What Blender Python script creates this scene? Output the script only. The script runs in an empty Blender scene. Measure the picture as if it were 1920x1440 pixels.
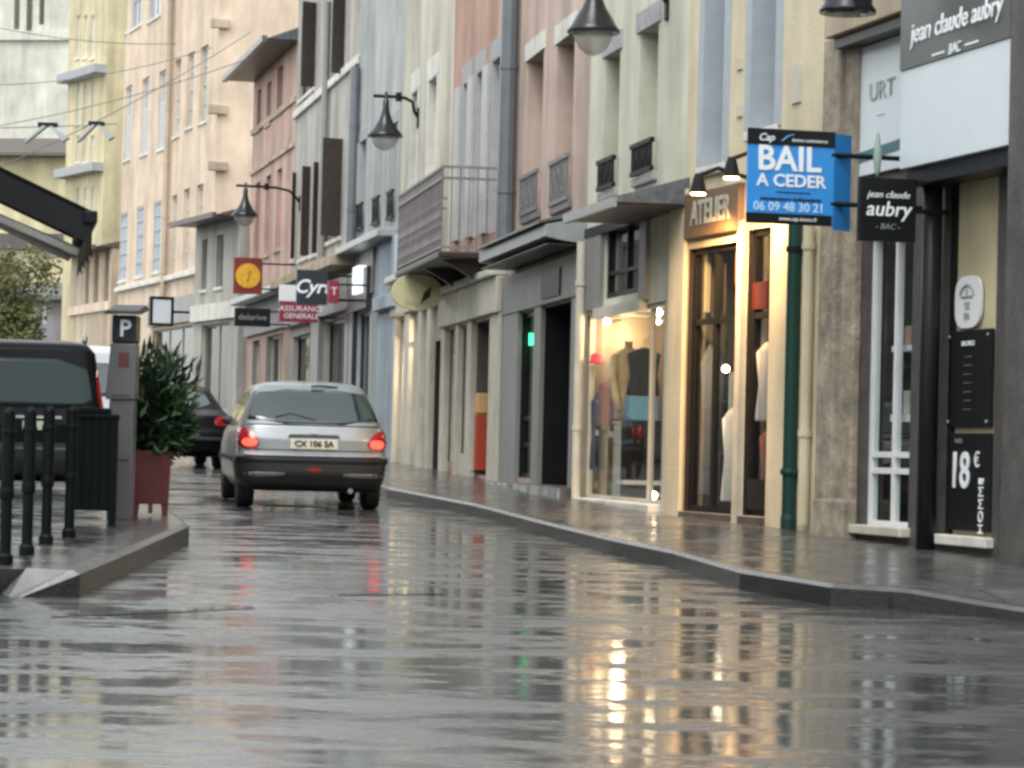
import bpy, bmesh, math, random
from math import radians, sin, cos, pi, atan, atan2, hypot
from mathutils import Vector, Matrix
random.seed(7)
C = bpy.context.scene.collection
sc = bpy.context.scene
# ------------------------------------------------------------------ camera
F = 5500.0                                   # focal length in photograph pixels (1920 wide)
TH = atan(125 / F); RO = radians(1.4); S = 0.0163; H = 1.24   # pitch, roll, street gradient, eye height
fw = Vector((0, cos(TH), sin(TH))); rt0 = Vector((1, 0, 0)); up0 = rt0.cross(fw)
RT = cos(RO) * rt0 + sin(RO) * up0; UP = -sin(RO) * rt0 + cos(RO) * up0
EYE = Vector((0, 0, H))
cd = bpy.data.cameras.new('camera'); cam = bpy.data.objects.new('camera', cd); C.objects.link(cam)
cd.sensor_width = 36; cd.lens = 36 * F / 1920; cd.clip_start = .1; cd.clip_end = 3000
cam.matrix_world = Matrix(((RT.x, UP.x, -fw.x, 0), (RT.y, UP.y, -fw.y, 0), (RT.z, UP.z, -fw.z, H), (0, 0, 0, 1)))
sc.camera = cam
# ------------------------------------------------------------------ light
EL, AZ = 58, 205                             # sun height, compass direction it comes from (behind the camera, to the left)
w = bpy.data.worlds.new('World'); sc.world = w; w.use_nodes = True
nt = w.node_tree; bg = nt.nodes['Background']
sky = nt.nodes.new('ShaderNodeTexSky'); sky.sky_type = 'NISHITA'; sky.sun_disc = False
sky.sun_elevation = radians(EL); sky.sun_rotation = radians(AZ)
sky.air_density = 1.0; sky.dust_density = 1.2; sky.ozone_density = 1.0
hsv = nt.nodes.new('ShaderNodeHueSaturation'); hsv.inputs['Saturation'].default_value = .14
nt.links.new(sky.outputs[0], hsv.inputs['Color']); wb = nt.nodes.new('ShaderNodeMix'); wb.data_type = 'RGBA'; wb.blend_type = 'MULTIPLY'; wb.inputs['Factor'].default_value = 1; wb.inputs[7].default_value = (.975, 1, .975, 1)   # grey cloud light
nt.links.new(hsv.outputs[0], wb.inputs[6]); nt.links.new(wb.outputs[2], bg.inputs[0])
bg.inputs[1].default_value = .15
sl = bpy.data.lights.new('sun', 'SUN'); sl.energy = .6; sl.angle = radians(30); sl.color = (1, .97, .93)
so = bpy.data.objects.new('sun', sl); C.objects.link(so)
sd = Vector((sin(radians(AZ)) * cos(radians(EL)), cos(radians(AZ)) * cos(radians(EL)), sin(radians(EL))))
so.rotation_euler = sd.to_track_quat('Z', 'Y').to_euler()
sc.view_settings.view_transform = 'Standard'; sc.view_settings.look = 'None'
sc.view_settings.exposure = 1.5; sc.view_settings.gamma = 1
sc.cycles.filter_width = 3.0                 # the photograph is a soft digital zoom
sc.cycles.max_bounces = 8; sc.cycles.transparent_max_bounces = 12
sc.cycles.use_denoising = True

# ------------------------------------------------------------------ pixels to places
def ray(x, y): return fw + RT * ((x - 960) / F) - UP * ((y - 720) / F)
def ground(x, y, h=0.):
    d = ray(x, y); return EYE + d * ((H - h) / (S * d.y - d.z))
def at(x, y, Y): d = ray(x, y); return EYE + d * (Y / d.y)
def rz(Y, h=0.): return S * Y + h

# ------------------------------------------------------------------ materials
def mat(name, col, rough=.6, metal=0, var=0., scale=3., streak=0., bump=0., bscale=40., coat=0., emit=0., spec=.5, wet=0.):
    m = bpy.data.materials.new(name); m.use_nodes = True; n = m.node_tree; p = n.nodes['Principled BSDF']
    p.inputs['Base Color'].default_value = (*col, 1); p.inputs['Roughness'].default_value = rough
    p.inputs['Metallic'].default_value = metal; p.inputs['Coat Weight'].default_value = coat
    p.inputs['Specular IOR Level'].default_value = spec
    if emit: p.inputs['Emission Color'].default_value = (*col, 1); p.inputs['Emission Strength'].default_value = emit
    N, L = n.nodes.new, n.links.new
    if var or bump or streak or wet: tc = N('ShaderNodeTexCoord')
    def noise(sc_, det=5, mp=None, r=.6):
        t = N('ShaderNodeTexNoise'); t.inputs['Scale'].default_value = sc_; t.inputs['Detail'].default_value = det; t.inputs['Roughness'].default_value = r
        src = tc.outputs['Object']
        if mp:
            q = N('ShaderNodeMapping'); q.inputs['Scale'].default_value = mp; L(src, q.inputs[0]); src = q.outputs[0]
        L(src, t.inputs['Vector']); return t
    c_out = None
    def mul(prev, t, lo, hi, a=.3, b=.7):
        mr = N('ShaderNodeMapRange'); mr.inputs[1].default_value = a; mr.inputs[2].default_value = b; mr.inputs[3].default_value = lo; mr.inputs[4].default_value = hi
        L(t.outputs[0], mr.inputs[0])
        mx = N('ShaderNodeMix'); mx.data_type = 'RGBA'; mx.blend_type = 'MULTIPLY'; mx.inputs['Factor'].default_value = 1
        if prev is None: mx.inputs[6].default_value = (*col, 1)
        else: L(prev, mx.inputs[6])
        L(mr.outputs[0], mx.inputs[7]); return mx.outputs[2]
    if var: c_out = mul(c_out, noise(scale), 1 - var, 1 + var * .6)
    if streak: c_out = mul(c_out, noise(1.2, 6, (1.1, 1.1, .16)), 1 - streak, 1.06, .35, .6)
    if c_out: L(c_out, p.inputs['Base Color'])
    if bump:
        b = N('ShaderNodeBump'); b.inputs['Strength'].default_value = bump; b.inputs['Distance'].default_value = .02
        L(noise(bscale, 4).outputs[0], b.inputs['Height']); L(b.outputs[0], p.inputs['Normal'])
    if wet:
        mr = N('ShaderNodeMapRange'); mr.inputs[1].default_value = .35; mr.inputs[2].default_value = .65; mr.inputs[3].default_value = max(.02, rough - wet); mr.inputs[4].default_value = rough + wet
        L(noise(scale * 1.3).outputs[0], mr.inputs[0]); L(mr.outputs[0], p.inputs['Roughness'])
    return m
def stucco(name, col, streak=.22): return mat(name, tuple(c * .88 for c in col), .75, var=.2, scale=.9, streak=streak + .12, bump=.35, bscale=30)
def glass_mat(name, tint=(.9, .95, .95)):
    m = bpy.data.materials.new(name); m.use_nodes = True; n = m.node_tree; n.nodes.clear(); N, L = n.nodes.new, n.links.new
    o = N('ShaderNodeOutputMaterial'); t = N('ShaderNodeBsdfTransparent'); g = N('ShaderNodeBsdfGlossy'); x = N('ShaderNodeMixShader'); lw = N('ShaderNodeLayerWeight'); pw = N('ShaderNodeMath'); fr = N('ShaderNodeMath')
    t.inputs[0].default_value = (*tint, 1); g.inputs['Roughness'].default_value = .02; lw.inputs[0].default_value = .5; pw.operation = 'POWER'; pw.inputs[1].default_value = 4.6; fr.operation = 'MULTIPLY_ADD'; fr.inputs[1].default_value = .92; fr.inputs[2].default_value = .04; L(lw.outputs['Facing'], pw.inputs[0]); L(pw.outputs[0], fr.inputs[0])
    tc = N('ShaderNodeTexCoord'); no = N('ShaderNodeTexNoise'); no.inputs['Scale'].default_value = 1.5; b = N('ShaderNodeBump'); b.inputs['Strength'].default_value = .06; b.inputs['Distance'].default_value = .05
    L(tc.outputs['Object'], no.inputs[0]); L(no.outputs[0], b.inputs['Height']); L(b.outputs[0], g.inputs['Normal'])
    L(fr.outputs[0], x.inputs[0]); L(t.outputs[0], x.inputs[1]); L(g.outputs[0], x.inputs[2]); L(x.outputs[0], o.inputs[0]); return m

M = dict(
    peach=stucco('peach render', (.70, .55, .42), .1), peach2=stucco('warm peach render', (.74, .50, .33), .1), pink9=stucco('rose render', (.55, .36, .30)),
    pink4=stucco('pale pink render', (.58, .44, .37)), salmon=stucco('terracotta render', (.50, .30, .23)),
    lime=stucco('pale lime render', (.66, .65, .52), .1), yellow=stucco('yellow render', (.68, .60, .42), .12),
    cream=stucco('cream render', (.58, .55, .45)), blue=stucco('blue grey render', (.44, .46, .455)), paleblue=stucco('light blue render', (.42, .48, .55)),
    taupe=stucco('taupe render', (.46, .44, .40)), ochre=stucco('ochre render', (.62, .54, .34), .15), church=stucco('pale grey stone', (.56, .55, .48), .12),
    tan=stucco('tan render', (.5, .40, .29)), mauve=stucco('mauve grey render', (.30, .27, .29)),
    stone=mat('weathered stone', (.33, .28, .215), .75, var=.5, scale=4, streak=.45, bump=1., bscale=10),
    darkstone=mat('dark grey stone', (.075, .068, .064), .55, var=.3, scale=6, streak=.3, bump=.4, bscale=25),
    greystone=mat('grey lintel stone', (.33, .33, .34), .7, var=.2, scale=6, bump=.3),
    palestone=mat('pale stone trim', (.62, .60, .55), .65, var=.15, scale=5, streak=.2),
    patch=mat('asphalt repair', (.02, .021, .022), .3, var=.4, scale=3, bump=.5, bscale=50, coat=.6, wet=.15), greyshop=mat('grey painted shopfront', (.21, .21, .20), .45, var=.1, scale=3, streak=.15),
    beige=mat('beige painted wood', (.52, .49, .41), .5, var=.15, scale=4, streak=.2),
    slate=mat('slate roofing', (.11, .12, .13), .35, var=.4, scale=14, bump=.6, bscale=14),
    tile=mat('dark roof tile', (.10, .08, .07), .5, var=.4, scale=10, bump=.6, bscale=12),
    zinc=mat('zinc sheet', (.34, .36, .37), .35, metal=.4, var=.15, scale=4),
    iron=mat('black wrought iron', (.010, .011, .012), .5, var=.2, spec=.15), lampblack=mat('dark lamp enamel', (.010, .012, .015), .25, coat=.2, spec=.3),
    lacy=mat('grey balcony iron', (.21, .195, .195), .5, var=.2), greyiron=mat('grey painted ironwork', (.15, .145, .15), .5, var=.2),
    darkgreen=mat('dark green paint', (.010, .042, .033), .4, var=.2, spec=.3), bollard=mat('blackish green paint', (.004, .008, .0075), .45, var=.2, spec=.12),
    brown=mat('dark brown shutter', (.045, .032, .028), .5, var=.3, scale=8), bluegrey=mat('blue grey shutter', (.36, .40, .44), .55, var=.1, scale=5),
    shutgrey=mat('grey shutter', (.40, .40, .40), .55, var=.1, scale=5), pipeblue=mat('blue grey pipe', (.12, .135, .155), .4, var=.15),
    white=mat('white paint', (.72, .73, .74), .4, var=.06, scale=6), signwhite=mat('white sign panel', (.58, .63, .66), .35, var=.04, scale=2),
    black=mat('black board', (.008, .009, .010), .4, spec=.25), navy=mat('dark navy panel', (.018, .026, .036), .35), red=mat('red panel', (.24, .022, .045), .4),
    bail=mat('bright blue panel', (.03, .24, .62), .4), lettering=mat('white lettering', (.75, .78, .80), .5), palelet=mat('pale blue lettering', (.40, .62, .85), .5),
    paneDark=mat('dark window glass', (.02, .023, .026), .06, spec=.8), paneLight=mat('curtained window glass', (.30, .33, .36), .12, spec=.7),
    winframe=mat('white window frame', (.55, .55, .53), .5), darkwood=mat('dark brown wood', (.030, .022, .016), .4, var=.3, scale=7),
    darkframe=mat('dark shop frame', (.012, .013, .014), .4, var=.2, spec=.15), navyshop=mat('dark blue shopfront', (.022, .028, .040), .35, var=.2, scale=3),
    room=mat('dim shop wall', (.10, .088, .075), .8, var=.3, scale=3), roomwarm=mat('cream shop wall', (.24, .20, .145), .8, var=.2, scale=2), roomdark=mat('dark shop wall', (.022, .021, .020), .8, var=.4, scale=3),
    granite=mat('wet granite', (.10, .098, .095), .20, var=.3, scale=2.2, bump=.12, bscale=30, wet=.14), kerbtop=mat('wet kerb top with painted sheen', (.075, .075, .072), .2, var=.3, scale=5, bump=.2, wet=.1), islandtop=mat('pale wet kerb top with painted sheen', (.17, .172, .17), .14, var=.3, scale=4, bump=.15, wet=.08), kerb=mat('dark wet kerb stone', (.022, .021, .018), .22, spec=.35, var=.35, scale=5, bump=.5, bscale=40),  # kerb tops paler than faces: sky reflection put into the colour
    sticker=mat('red sticker', (.06, .008, .010), .4), cablegrey=mat('cable grey', (.16, .16, .16), .6),
    glass=glass_mat('shop glass'), bowl=glass_mat('lamp glass', (.85, .86, .84)),
)
def add_joints(m, axis_w, strength=.35, row=.45):     # paving joints as a pattern of the material
    n = m.node_tree; p = n.nodes['Principled BSDF']; N, L = n.nodes.new, n.links.new
    tc = N('ShaderNodeTexCoord'); b = N('ShaderNodeTexBrick'); mp = N('ShaderNodeMapping'); mp.inputs['Rotation'].default_value = (0, 0, radians(78))
    b.inputs['Scale'].default_value = 1; b.inputs['Brick Width'].default_value = axis_w; b.inputs['Row Height'].default_value = row; b.inputs['Mortar Size'].default_value = .012
    b.inputs['Color1'].default_value = (1, 1, 1, 1); b.inputs['Color2'].default_value = (.75, .75, .75, 1); b.inputs['Mortar'].default_value = (strength,) * 3 + (1,)
    L(tc.outputs['Object'], mp.inputs[0]); L(mp.outputs[0], b.inputs[0])
    old = p.inputs['Base Color'].links[0].from_socket
    mx = N('ShaderNodeMix'); mx.data_type = 'RGBA'; mx.blend_type = 'MULTIPLY'; mx.inputs['Factor'].default_value = 1
    L(old, mx.inputs[6]); L(b.outputs[0], mx.inputs[7]); L(mx.outputs[2], p.inputs['Base Color'])
add_joints(M['granite'], .9); add_joints(M['kerb'], 1.0, .3, 50.)

def asphalt():
    m = bpy.data.materials.new('wet asphalt'); m.use_nodes = True; n = m.node_tree; p = n.nodes['Principled BSDF']; N, L = n.nodes.new, n.links.new
    tc = N('ShaderNodeTexCoord')
    def noise(s, d=4, r=.55, mp=None):
        t = N('ShaderNodeTexNoise'); t.inputs['Scale'].default_value = s; t.inputs['Detail'].default_value = d; t.inputs['Roughness'].default_value = r
        q = N('ShaderNodeMapping'); q.inputs['Scale'].default_value = mp or (1, 1, 1); L(tc.outputs['Object'], q.inputs[0]); L(q.outputs[0], t.inputs[0]); return t
    def rng(t, a, b, lo, hi):
        r = N('ShaderNodeMapRange'); r.inputs[1].default_value = a; r.inputs[2].default_value = b; r.inputs[3].default_value = lo; r.inputs[4].default_value = hi; L(t.outputs[0], r.inputs[0]); return r
    wetn = noise(.55, 5, .6, (.6, 1.5, 1))                     # standing water against the rougher crown
    r1 = rng(wetn, .40, .62, .25, .6); L(r1.outputs[0], p.inputs['Roughness'])
    cr = N('ShaderNodeValToRGB'); cr.color_ramp.elements[0].color = (.016, .018, .019, 1); cr.color_ramp.elements[1].color = (.075, .08, .082, 1)
    L(noise(1.1, 8, .65, (.7, 1.2, 1)).outputs[0], cr.inputs[0]); L(cr.outputs[0], p.inputs['Base Color'])
    p.inputs['Coat Weight'].default_value = 1; p.inputs['Coat IOR'].default_value = 1.38      # the film of rain water
    film = noise(2.2, 8, .68, (.6, 1.2, 1)); L(rng(film, .46, .60, .03, .45).outputs[0], p.inputs['Coat Roughness'])
    big = noise(4.5, 4, .55, (.7, 1.2, 1)); fine = noise(70, 2); mid = noise(14, 9, .72, (.8, 1.2, 1))
    b1 = N('ShaderNodeBump'); b1.inputs['Strength'].default_value = .16; b1.inputs['Distance'].default_value = .012; L(big.outputs[0], b1.inputs['Height'])
    b3 = N('ShaderNodeBump'); b3.inputs['Distance'].default_value = .009; L(rng(film, .48, .58, .03, 1.0).outputs[0], b3.inputs['Strength']); L(mid.outputs[0], b3.inputs['Height']); L(b1.outputs[0], b3.inputs['Normal'])
    L(b3.outputs[0], p.inputs['Coat Normal'])
    b2 = N('ShaderNodeBump'); b2.inputs['Distance'].default_value = .006; b2.inputs['Strength'].default_value = .8
    L(fine.outputs[0], b2.inputs['Height']); L(b1.outputs[0], b2.inputs['Normal']); L(b2.outputs[0], p.inputs['Normal'])
    return m
M['asphalt'] = asphalt()

# ------------------------------------------------------------------ mesh helpers
class MB:
    def __init__(s): s.v = []; s.f = []
    def add(s, v, f):
        k = len(s.v); s.v += [Vector(a) for a in v]; s.f += [tuple(k + i for i in q) for q in f]; return s
    def box(s, x0, x1, y0, y1, z0, z1):
        return s.add([(x0, y0, z0), (x1, y0, z0), (x1, y1, z0), (x0, y1, z0), (x0, y0, z1), (x1, y0, z1), (x1, y1, z1), (x0, y1, z1)],
                     [(0, 3, 2, 1), (4, 5, 6, 7), (0, 1, 5, 4), (1, 2, 6, 5), (2, 3, 7, 6), (3, 0, 4, 7)])
    def hull(s, a, b):                       # two matching loops joined, capped
        n = len(a); return s.add(list(a) + list(b), [tuple(range(n))[::-1], tuple(range(n, 2 * n))] + [(i, (i + 1) % n, n + (i + 1) % n, n + i) for i in range(n)])
    def quad(s, *q): return s.add(q, [tuple(range(len(q)))])
    def tube(s, pts, r, n=8):
        pts = [Vector(p) for p in pts]; rs = r if isinstance(r, (list, tuple)) else [r] * len(pts); k = len(s.v); rings = []
        for i, p in enumerate(pts):
            t = (pts[min(i + 1, len(pts) - 1)] - pts[max(i - 1, 0)]).normalized(); a = t.cross(Vector((0, 0, 1)))
            a = a.normalized() if a.length > 1e-3 else Vector((1, 0, 0)); b = t.cross(a)
            rings.append([p + (a * cos(2 * pi * j / n) + b * sin(2 * pi * j / n)) * rs[i] for j in range(n)])
        s.v += [q for g in rings for q in g]
        for i in range(len(pts) - 1):
            s.f += [(k + i * n + j, k + i * n + (j + 1) % n, k + (i + 1) * n + (j + 1) % n, k + (i + 1) * n + j) for j in range(n)]
        s.f += [tuple(k + j for j in range(n))[::-1], tuple(k + (len(pts) - 1) * n + j for j in range(n))]; return s
    def lathe(s, prof, c=(0, 0, 0), n=20, sx=1, sy=1):
        k = len(s.v); c = Vector(c)
        for r, z in prof: s.v += [c + Vector((r * sx * cos(2 * pi * j / n), r * sy * sin(2 * pi * j / n), z)) for j in range(n)]
        for i in range(len(prof) - 1): s.f += [(k + i * n + j, k + i * n + (j + 1) % n, k + (i + 1) * n + (j + 1) % n, k + (i + 1) * n + j) for j in range(n)]
        s.f += [tuple(k + j for j in range(n))[::-1], tuple(k + (len(prof) - 1) * n + j for j in range(n))]; return s
    def ball(s, c, r, n=10, sx=1, sy=1, sz=1): return s.lathe([(max(1e-3, r * sin(pi * i / n)), -r * sz * cos(pi * i / n)) for i in range(n + 1)], c, 2 * n, sx, sy)
    def build(s, name, m, parent=None, smooth=False, bevel=0, fixn=True):
        me = bpy.data.meshes.new(name); me.from_pydata([tuple(v) for v in s.v], [], s.f)
        if fixn:
            bm = bmesh.new(); bm.from_mesh(me); bmesh.ops.recalc_face_normals(bm, faces=bm.faces[:]); bm.to_mesh(me); bm.free()
        me.materials.append(M[m] if isinstance(m, str) else m)
        if smooth: me.polygons.foreach_set('use_smooth', [True] * len(me.polygons))
        o = bpy.data.objects.new(name, me); C.objects.link(o); o.parent = parent
        if bevel:
            b = o.modifiers.new('bevel', 'BEVEL'); b.width = bevel; b.segments = 2; b.limit_method = 'ANGLE'
        return o
def tag(o, label, cat, group=None):
    o['label'] = label; o['category'] = cat
    if group: o['group'] = group
    return o
def empty(name, loc, rot=0., label=None, cat=None, group=None):
    o = bpy.data.objects.new(name, None); C.objects.link(o); o.location = loc; o.rotation_euler = (0, 0, rot); o.empty_display_size = .2
    if label: tag(o, label, cat, group)
    return o
def struct(o): o['kind'] = 'structure'; return o
def dup(root, loc, rot=None, label=None):
    r = root.copy(); C.objects.link(r); r.location = loc
    if rot is not None: r.rotation_euler = (0, 0, rot)
    if label: r['label'] = label
    for ch in list(root.children):
        c = ch.copy(); C.objects.link(c); c.parent = r
        for g in ch.children:
            d = g.copy(); C.objects.link(d); d.parent = c
    return r
def text(body, size, m, parent, loc, name='lettering', ext=.004, shear=0, bold=0., sx=1, face='-y', align='CENTER', spin=0, space=1.):
    cu = bpy.data.curves.new('t', 'FONT'); cu.body = body; cu.size = size; cu.extrude = ext; cu.shear = shear; cu.offset = bold * size; cu.align_x = align; cu.align_y = 'CENTER'; cu.resolution_u = 3; cu.space_character = space
    o = bpy.data.objects.new('t', cu); C.objects.link(o); bpy.context.view_layer.update()
    me = bpy.data.meshes.new_from_object(o.evaluated_get(bpy.context.evaluated_depsgraph_get())); bpy.data.objects.remove(o); bpy.data.curves.remove(cu)
    me.transform(Matrix.Translation(loc) @ Matrix.Rotation(spin, 4, 'Y') @ Matrix.Rotation(pi / 2, 4, 'X') @ Matrix.Diagonal((sx, 1, 1, 1)))
    me.name = name; me.materials.clear(); me.materials.append(M[m]); q = bpy.data.objects.new(name, me); C.objects.link(q); q.parent = parent; return q

# ------------------------------------------------------------------ buildings
class Bld:
    """a house whose street front runs from A (far end) to B (near end); local x along the front, y into the house, z up"""
    def __init__(s, name, label, A, B, h, m, D=8, cat='building', z0=None, sides=True):
        s.A = Vector((A[0], A[1], rz(A[1], .14) if z0 is None else z0)); d = Vector((B[0] - A[0], B[1] - A[1])); s.L = d.length; s.rot = atan2(d.y, d.x)
        s.X = Vector((d.x, d.y, 0)) / s.L; s.Y = Vector((-s.X.y, s.X.x, 0)); s.h = h; s.m = m; s.D = D; s.ops = []; s.rev = None; s.revmin = 0
        s.root = empty(name, s.A, s.rot, label, cat)
    def loc(s, p): q = p - s.A; return Vector((q.dot(s.X), q.dot(s.Y), q.z))
    def wld(s, x, y, z): return s.A + s.X * x + s.Y * y + Vector((0, 0, z))
    def P(s, px, py, y=0.):                  # pixel -> (x, z) on the plane at depth y
        d = ray(px, py); t = ((s.A - EYE).dot(s.Y) + y) / d.dot(s.Y); q = s.loc(EYE + d * t); return q.x, q.z
    def Q(s, px, py, x):                     # pixel -> (y, z) on the cross plane at x
        d = ray(px, py); t = ((s.A - EYE).dot(s.X) + x) / d.dot(s.X); q = s.loc(EYE + d * t); return q.y, q.z
    def O(s, x0, x1, yt, yb, y=0.):
        ym = (yt + yb) / 2; a = s.P(x0, ym, y)[0]; b = s.P(x1, ym, y)[0]
        return a, b, s.P(x0 - (yb - ym) * .022, yb, y)[1], s.P(x0 + (ym - yt) * .022, yt, y)[1]
    def hole(s, x0, x1, z0, z1, d): s.ops.append((max(x0, .02), min(x1, s.L - .02), z0, z1, d))
    def win(s, px, d=.22, frame='winframe', pane='paneDark', trans=(.5,), mull=1, sill=None, lintel=None, fw_=.07, raw=None, proud=.05, sillh=.08):
        x0, x1, z0, z1 = raw or s.O(*px); s.hole(x0, x1, z0, z1, d); f = MB(); t = .06
        x0 = max(x0, .02); x1 = min(x1, s.L - .02)
        f.box(x0, x0 + fw_, d - t, d, z0, z1); f.box(x1 - fw_, x1, d - t, d, z0, z1); f.box(x0 + fw_, x1 - fw_, d - t, d, z0, z0 + fw_); f.box(x0 + fw_, x1 - fw_, d - t, d, z1 - fw_, z1)
        for k in range(mull):
            xm = x0 + (x1 - x0) * (k + 1) / (mull + 1); f.box(xm - .03, xm + .03, d - t + .004, d - .004, z0 + fw_, z1 - fw_)
        for q in trans:
            zm = z0 + (z1 - z0) * q; f.box(x0 + fw_, x1 - fw_, d - t + .008, d - .008, zm - .02, zm + .02)
        o = f.build('window', frame, s.root)
        MB().box(x0 + .01, x1 - .01, d - .02, d + .03, z0 + .01, z1 - .01).build('pane', pane, o)
        if sill: MB().box(x0 - .08, x1 + .08, -proud, d - t, z0 - sillh, z0 + .012).build('sill', sill, o, bevel=.01)
        if lintel: MB().box(x0 - .12, x1 + .12, -.025, .02, z1 + .002, z1 + lintel[1]).build('lintel', lintel[0], o)
        return o, (x0, x1, z0, z1)
    def bay(s, px, d=.12, frame='darkframe', wall='room', depth=1.6, fw_=.06, mull=(), trans=(), glass='glass', raw=None, name='shop_window', proud=0.):
        x0, x1, z0, z1 = raw or s.O(*px); s.hole(x0, x1, z0, z1, d); x0 = max(x0, .02); x1 = min(x1, s.L - .02); t = .07; f = MB()
        y0, y1 = d - t - proud, d
        f.box(x0, x0 + fw_, y0, y1, z0, z1); f.box(x1 - fw_, x1, y0, y1, z0, z1); f.box(x0 + fw_, x1 - fw_, y0, y1, z0, z0 + fw_); f.box(x0 + fw_, x1 - fw_, y0, y1, z1 - fw_, z1)
        for q in mull: xm = x0 + (x1 - x0) * q; f.box(xm - fw_ / 2, xm + fw_ / 2, y0 + .004, y1 - .004, z0 + fw_, z1 - fw_)
        for q in trans: zm = z0 + (z1 - z0) * q; f.box(x0 + fw_, x1 - fw_, y0 + .008, y1 - .008, zm - fw_ / 2, zm + fw_ / 2)
        o = f.build(name, frame, s.root)
        MB().quad((x0 + .01, d - .04, z0 + .01), (x1 - .01, d - .04, z0 + .01), (x1 - .01, d - .04, z1 - .01), (x0 + .01, d - .04, z1 - .01)).build('pane', glass, o, fixn=False)
        a, b, e = x0 - .01, x1 + .01, d + depth
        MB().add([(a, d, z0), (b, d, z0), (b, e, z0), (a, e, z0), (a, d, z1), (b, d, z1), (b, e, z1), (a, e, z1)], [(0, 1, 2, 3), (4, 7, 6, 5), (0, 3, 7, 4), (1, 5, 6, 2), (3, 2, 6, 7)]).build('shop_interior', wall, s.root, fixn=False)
        return o, (x0, x1, z0, z1)
    def box(s, name, m, x0, x1, y0, y1, z0, z1, parent=None, bevel=0): return MB().box(x0, x1, y0, y1, z0, z1).build(name, m, parent or s.root, bevel=bevel)
    def pbox(s, name, m, px, y0, y1, parent=None, bevel=0):     # box whose front face covers the pixel rectangle, on the plane y0
        x0, x1, z0, z1 = s.O(*px, y0); return s.box(name, m, x0, x1, y0, y1, z0, z1, parent, bevel)
    def guard(s, o, x0, x1, z0, z1, m='iron', out=.06):
        g = MB(); g.box(x0 - .05, x1 + .05, -out - .02, -out + .03, z1 - .05, z1); g.box(x0 - .05, x1 + .05, -out - .015, -out + .025, z0, z0 + .05)
        n = max(3, int((x1 - x0) / .07))
        for k in range(n + 1):
            x = x0 + (x1 - x0) * k / n; g.box(x - .012, x + .012, -out - .008, -out + .016, z0 + .05, z1 - .05)
        for k in range(3):
            xc = x0 + (x1 - x0) * (k + .5) / 3; g.tube([(xc + .1 * cos(a * pi / 6), -out, (z0 + z1) / 2 + .16 * sin(a * pi / 6)) for a in range(13)], .012, 5)
        return g.build('window_guard', m, s.root)
    def finish(s, roof='slate', over=.4, rh=1.6, zlo=-.6):
        xs = sorted({0., s.L, *[o[0] for o in s.ops], *[o[1] for o in s.ops]}); zs = sorted({zlo, s.h, *[o[2] for o in s.ops], *[o[3] for o in s.ops]})
        w = MB(); rv = MB()
        for i in range(len(xs) - 1):
            for j in range(len(zs) - 1):
                cx, cz = (xs[i] + xs[i + 1]) / 2, (zs[j] + zs[j + 1]) / 2
                if xs[i + 1] - xs[i] < 1e-5 or zs[j + 1] - zs[j] < 1e-5 or any(o[0] < cx < o[1] and o[2] < cz < o[3] for o in s.ops): continue
                w.quad((xs[i], 0, zs[j]), (xs[i + 1], 0, zs[j]), (xs[i + 1], 0, zs[j + 1]), (xs[i], 0, zs[j + 1]))
        for i, (x0, x1, z0, z1, d) in enumerate(s.ops):
            for p in s.ops[:i]:
                if p[0] < x1 - .001 and p[1] > x0 + .001 and p[2] < z1 - .001 and p[3] > z0 + .001: print('OVERLAP', s.root.name, p, s.ops[i])
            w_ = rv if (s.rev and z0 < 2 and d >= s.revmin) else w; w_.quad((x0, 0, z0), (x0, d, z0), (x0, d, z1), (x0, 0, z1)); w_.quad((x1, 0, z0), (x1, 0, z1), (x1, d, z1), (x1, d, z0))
            w_.quad((x0, 0, z0), (x1, 0, z0), (x1, d, z0), (x0, d, z0)); w_.quad((x0, 0, z1), (x0, d, z1), (x1, d, z1), (x1, 0, z1))
        L, D, h = s.L, s.D, s.h
        w.quad((0, 0, zlo), (0, 0, h), (0, D, h), (0, D, zlo)); w.quad((L, 0, zlo), (L, D, zlo), (L, D, h), (L, 0, h)); w.quad((0, D, zlo), (0, D, h), (L, D, h), (L, D, zlo))
        w.build('wall', s.m, s.root, fixn=False)
        if rv.v: rv.build('reveal', s.rev, s.root, fixn=False)
        if roof:
            a, o = rh * over / (D / 2), over
            r = MB().hull([(-.05, -o, h + .01), (-.05, D + o, h + .01), (-.05, D / 2, h + rh)], [(L + .05, -o, h + .01), (L + .05, D + o, h + .01), (L + .05, D / 2, h + rh)]).build('roof', roof, s.root)
            MB().box(-.04, L + .04, -o - .1, -o + .02, h - .06, h + .08).build('gutter', roof, r)
            MB().box(-.03, L + .03, -o + .03, -.004, h - .02, h + .006).build('soffit', 'darkwood', r)  # dark plate puts the shade under the eaves into colour

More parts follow.
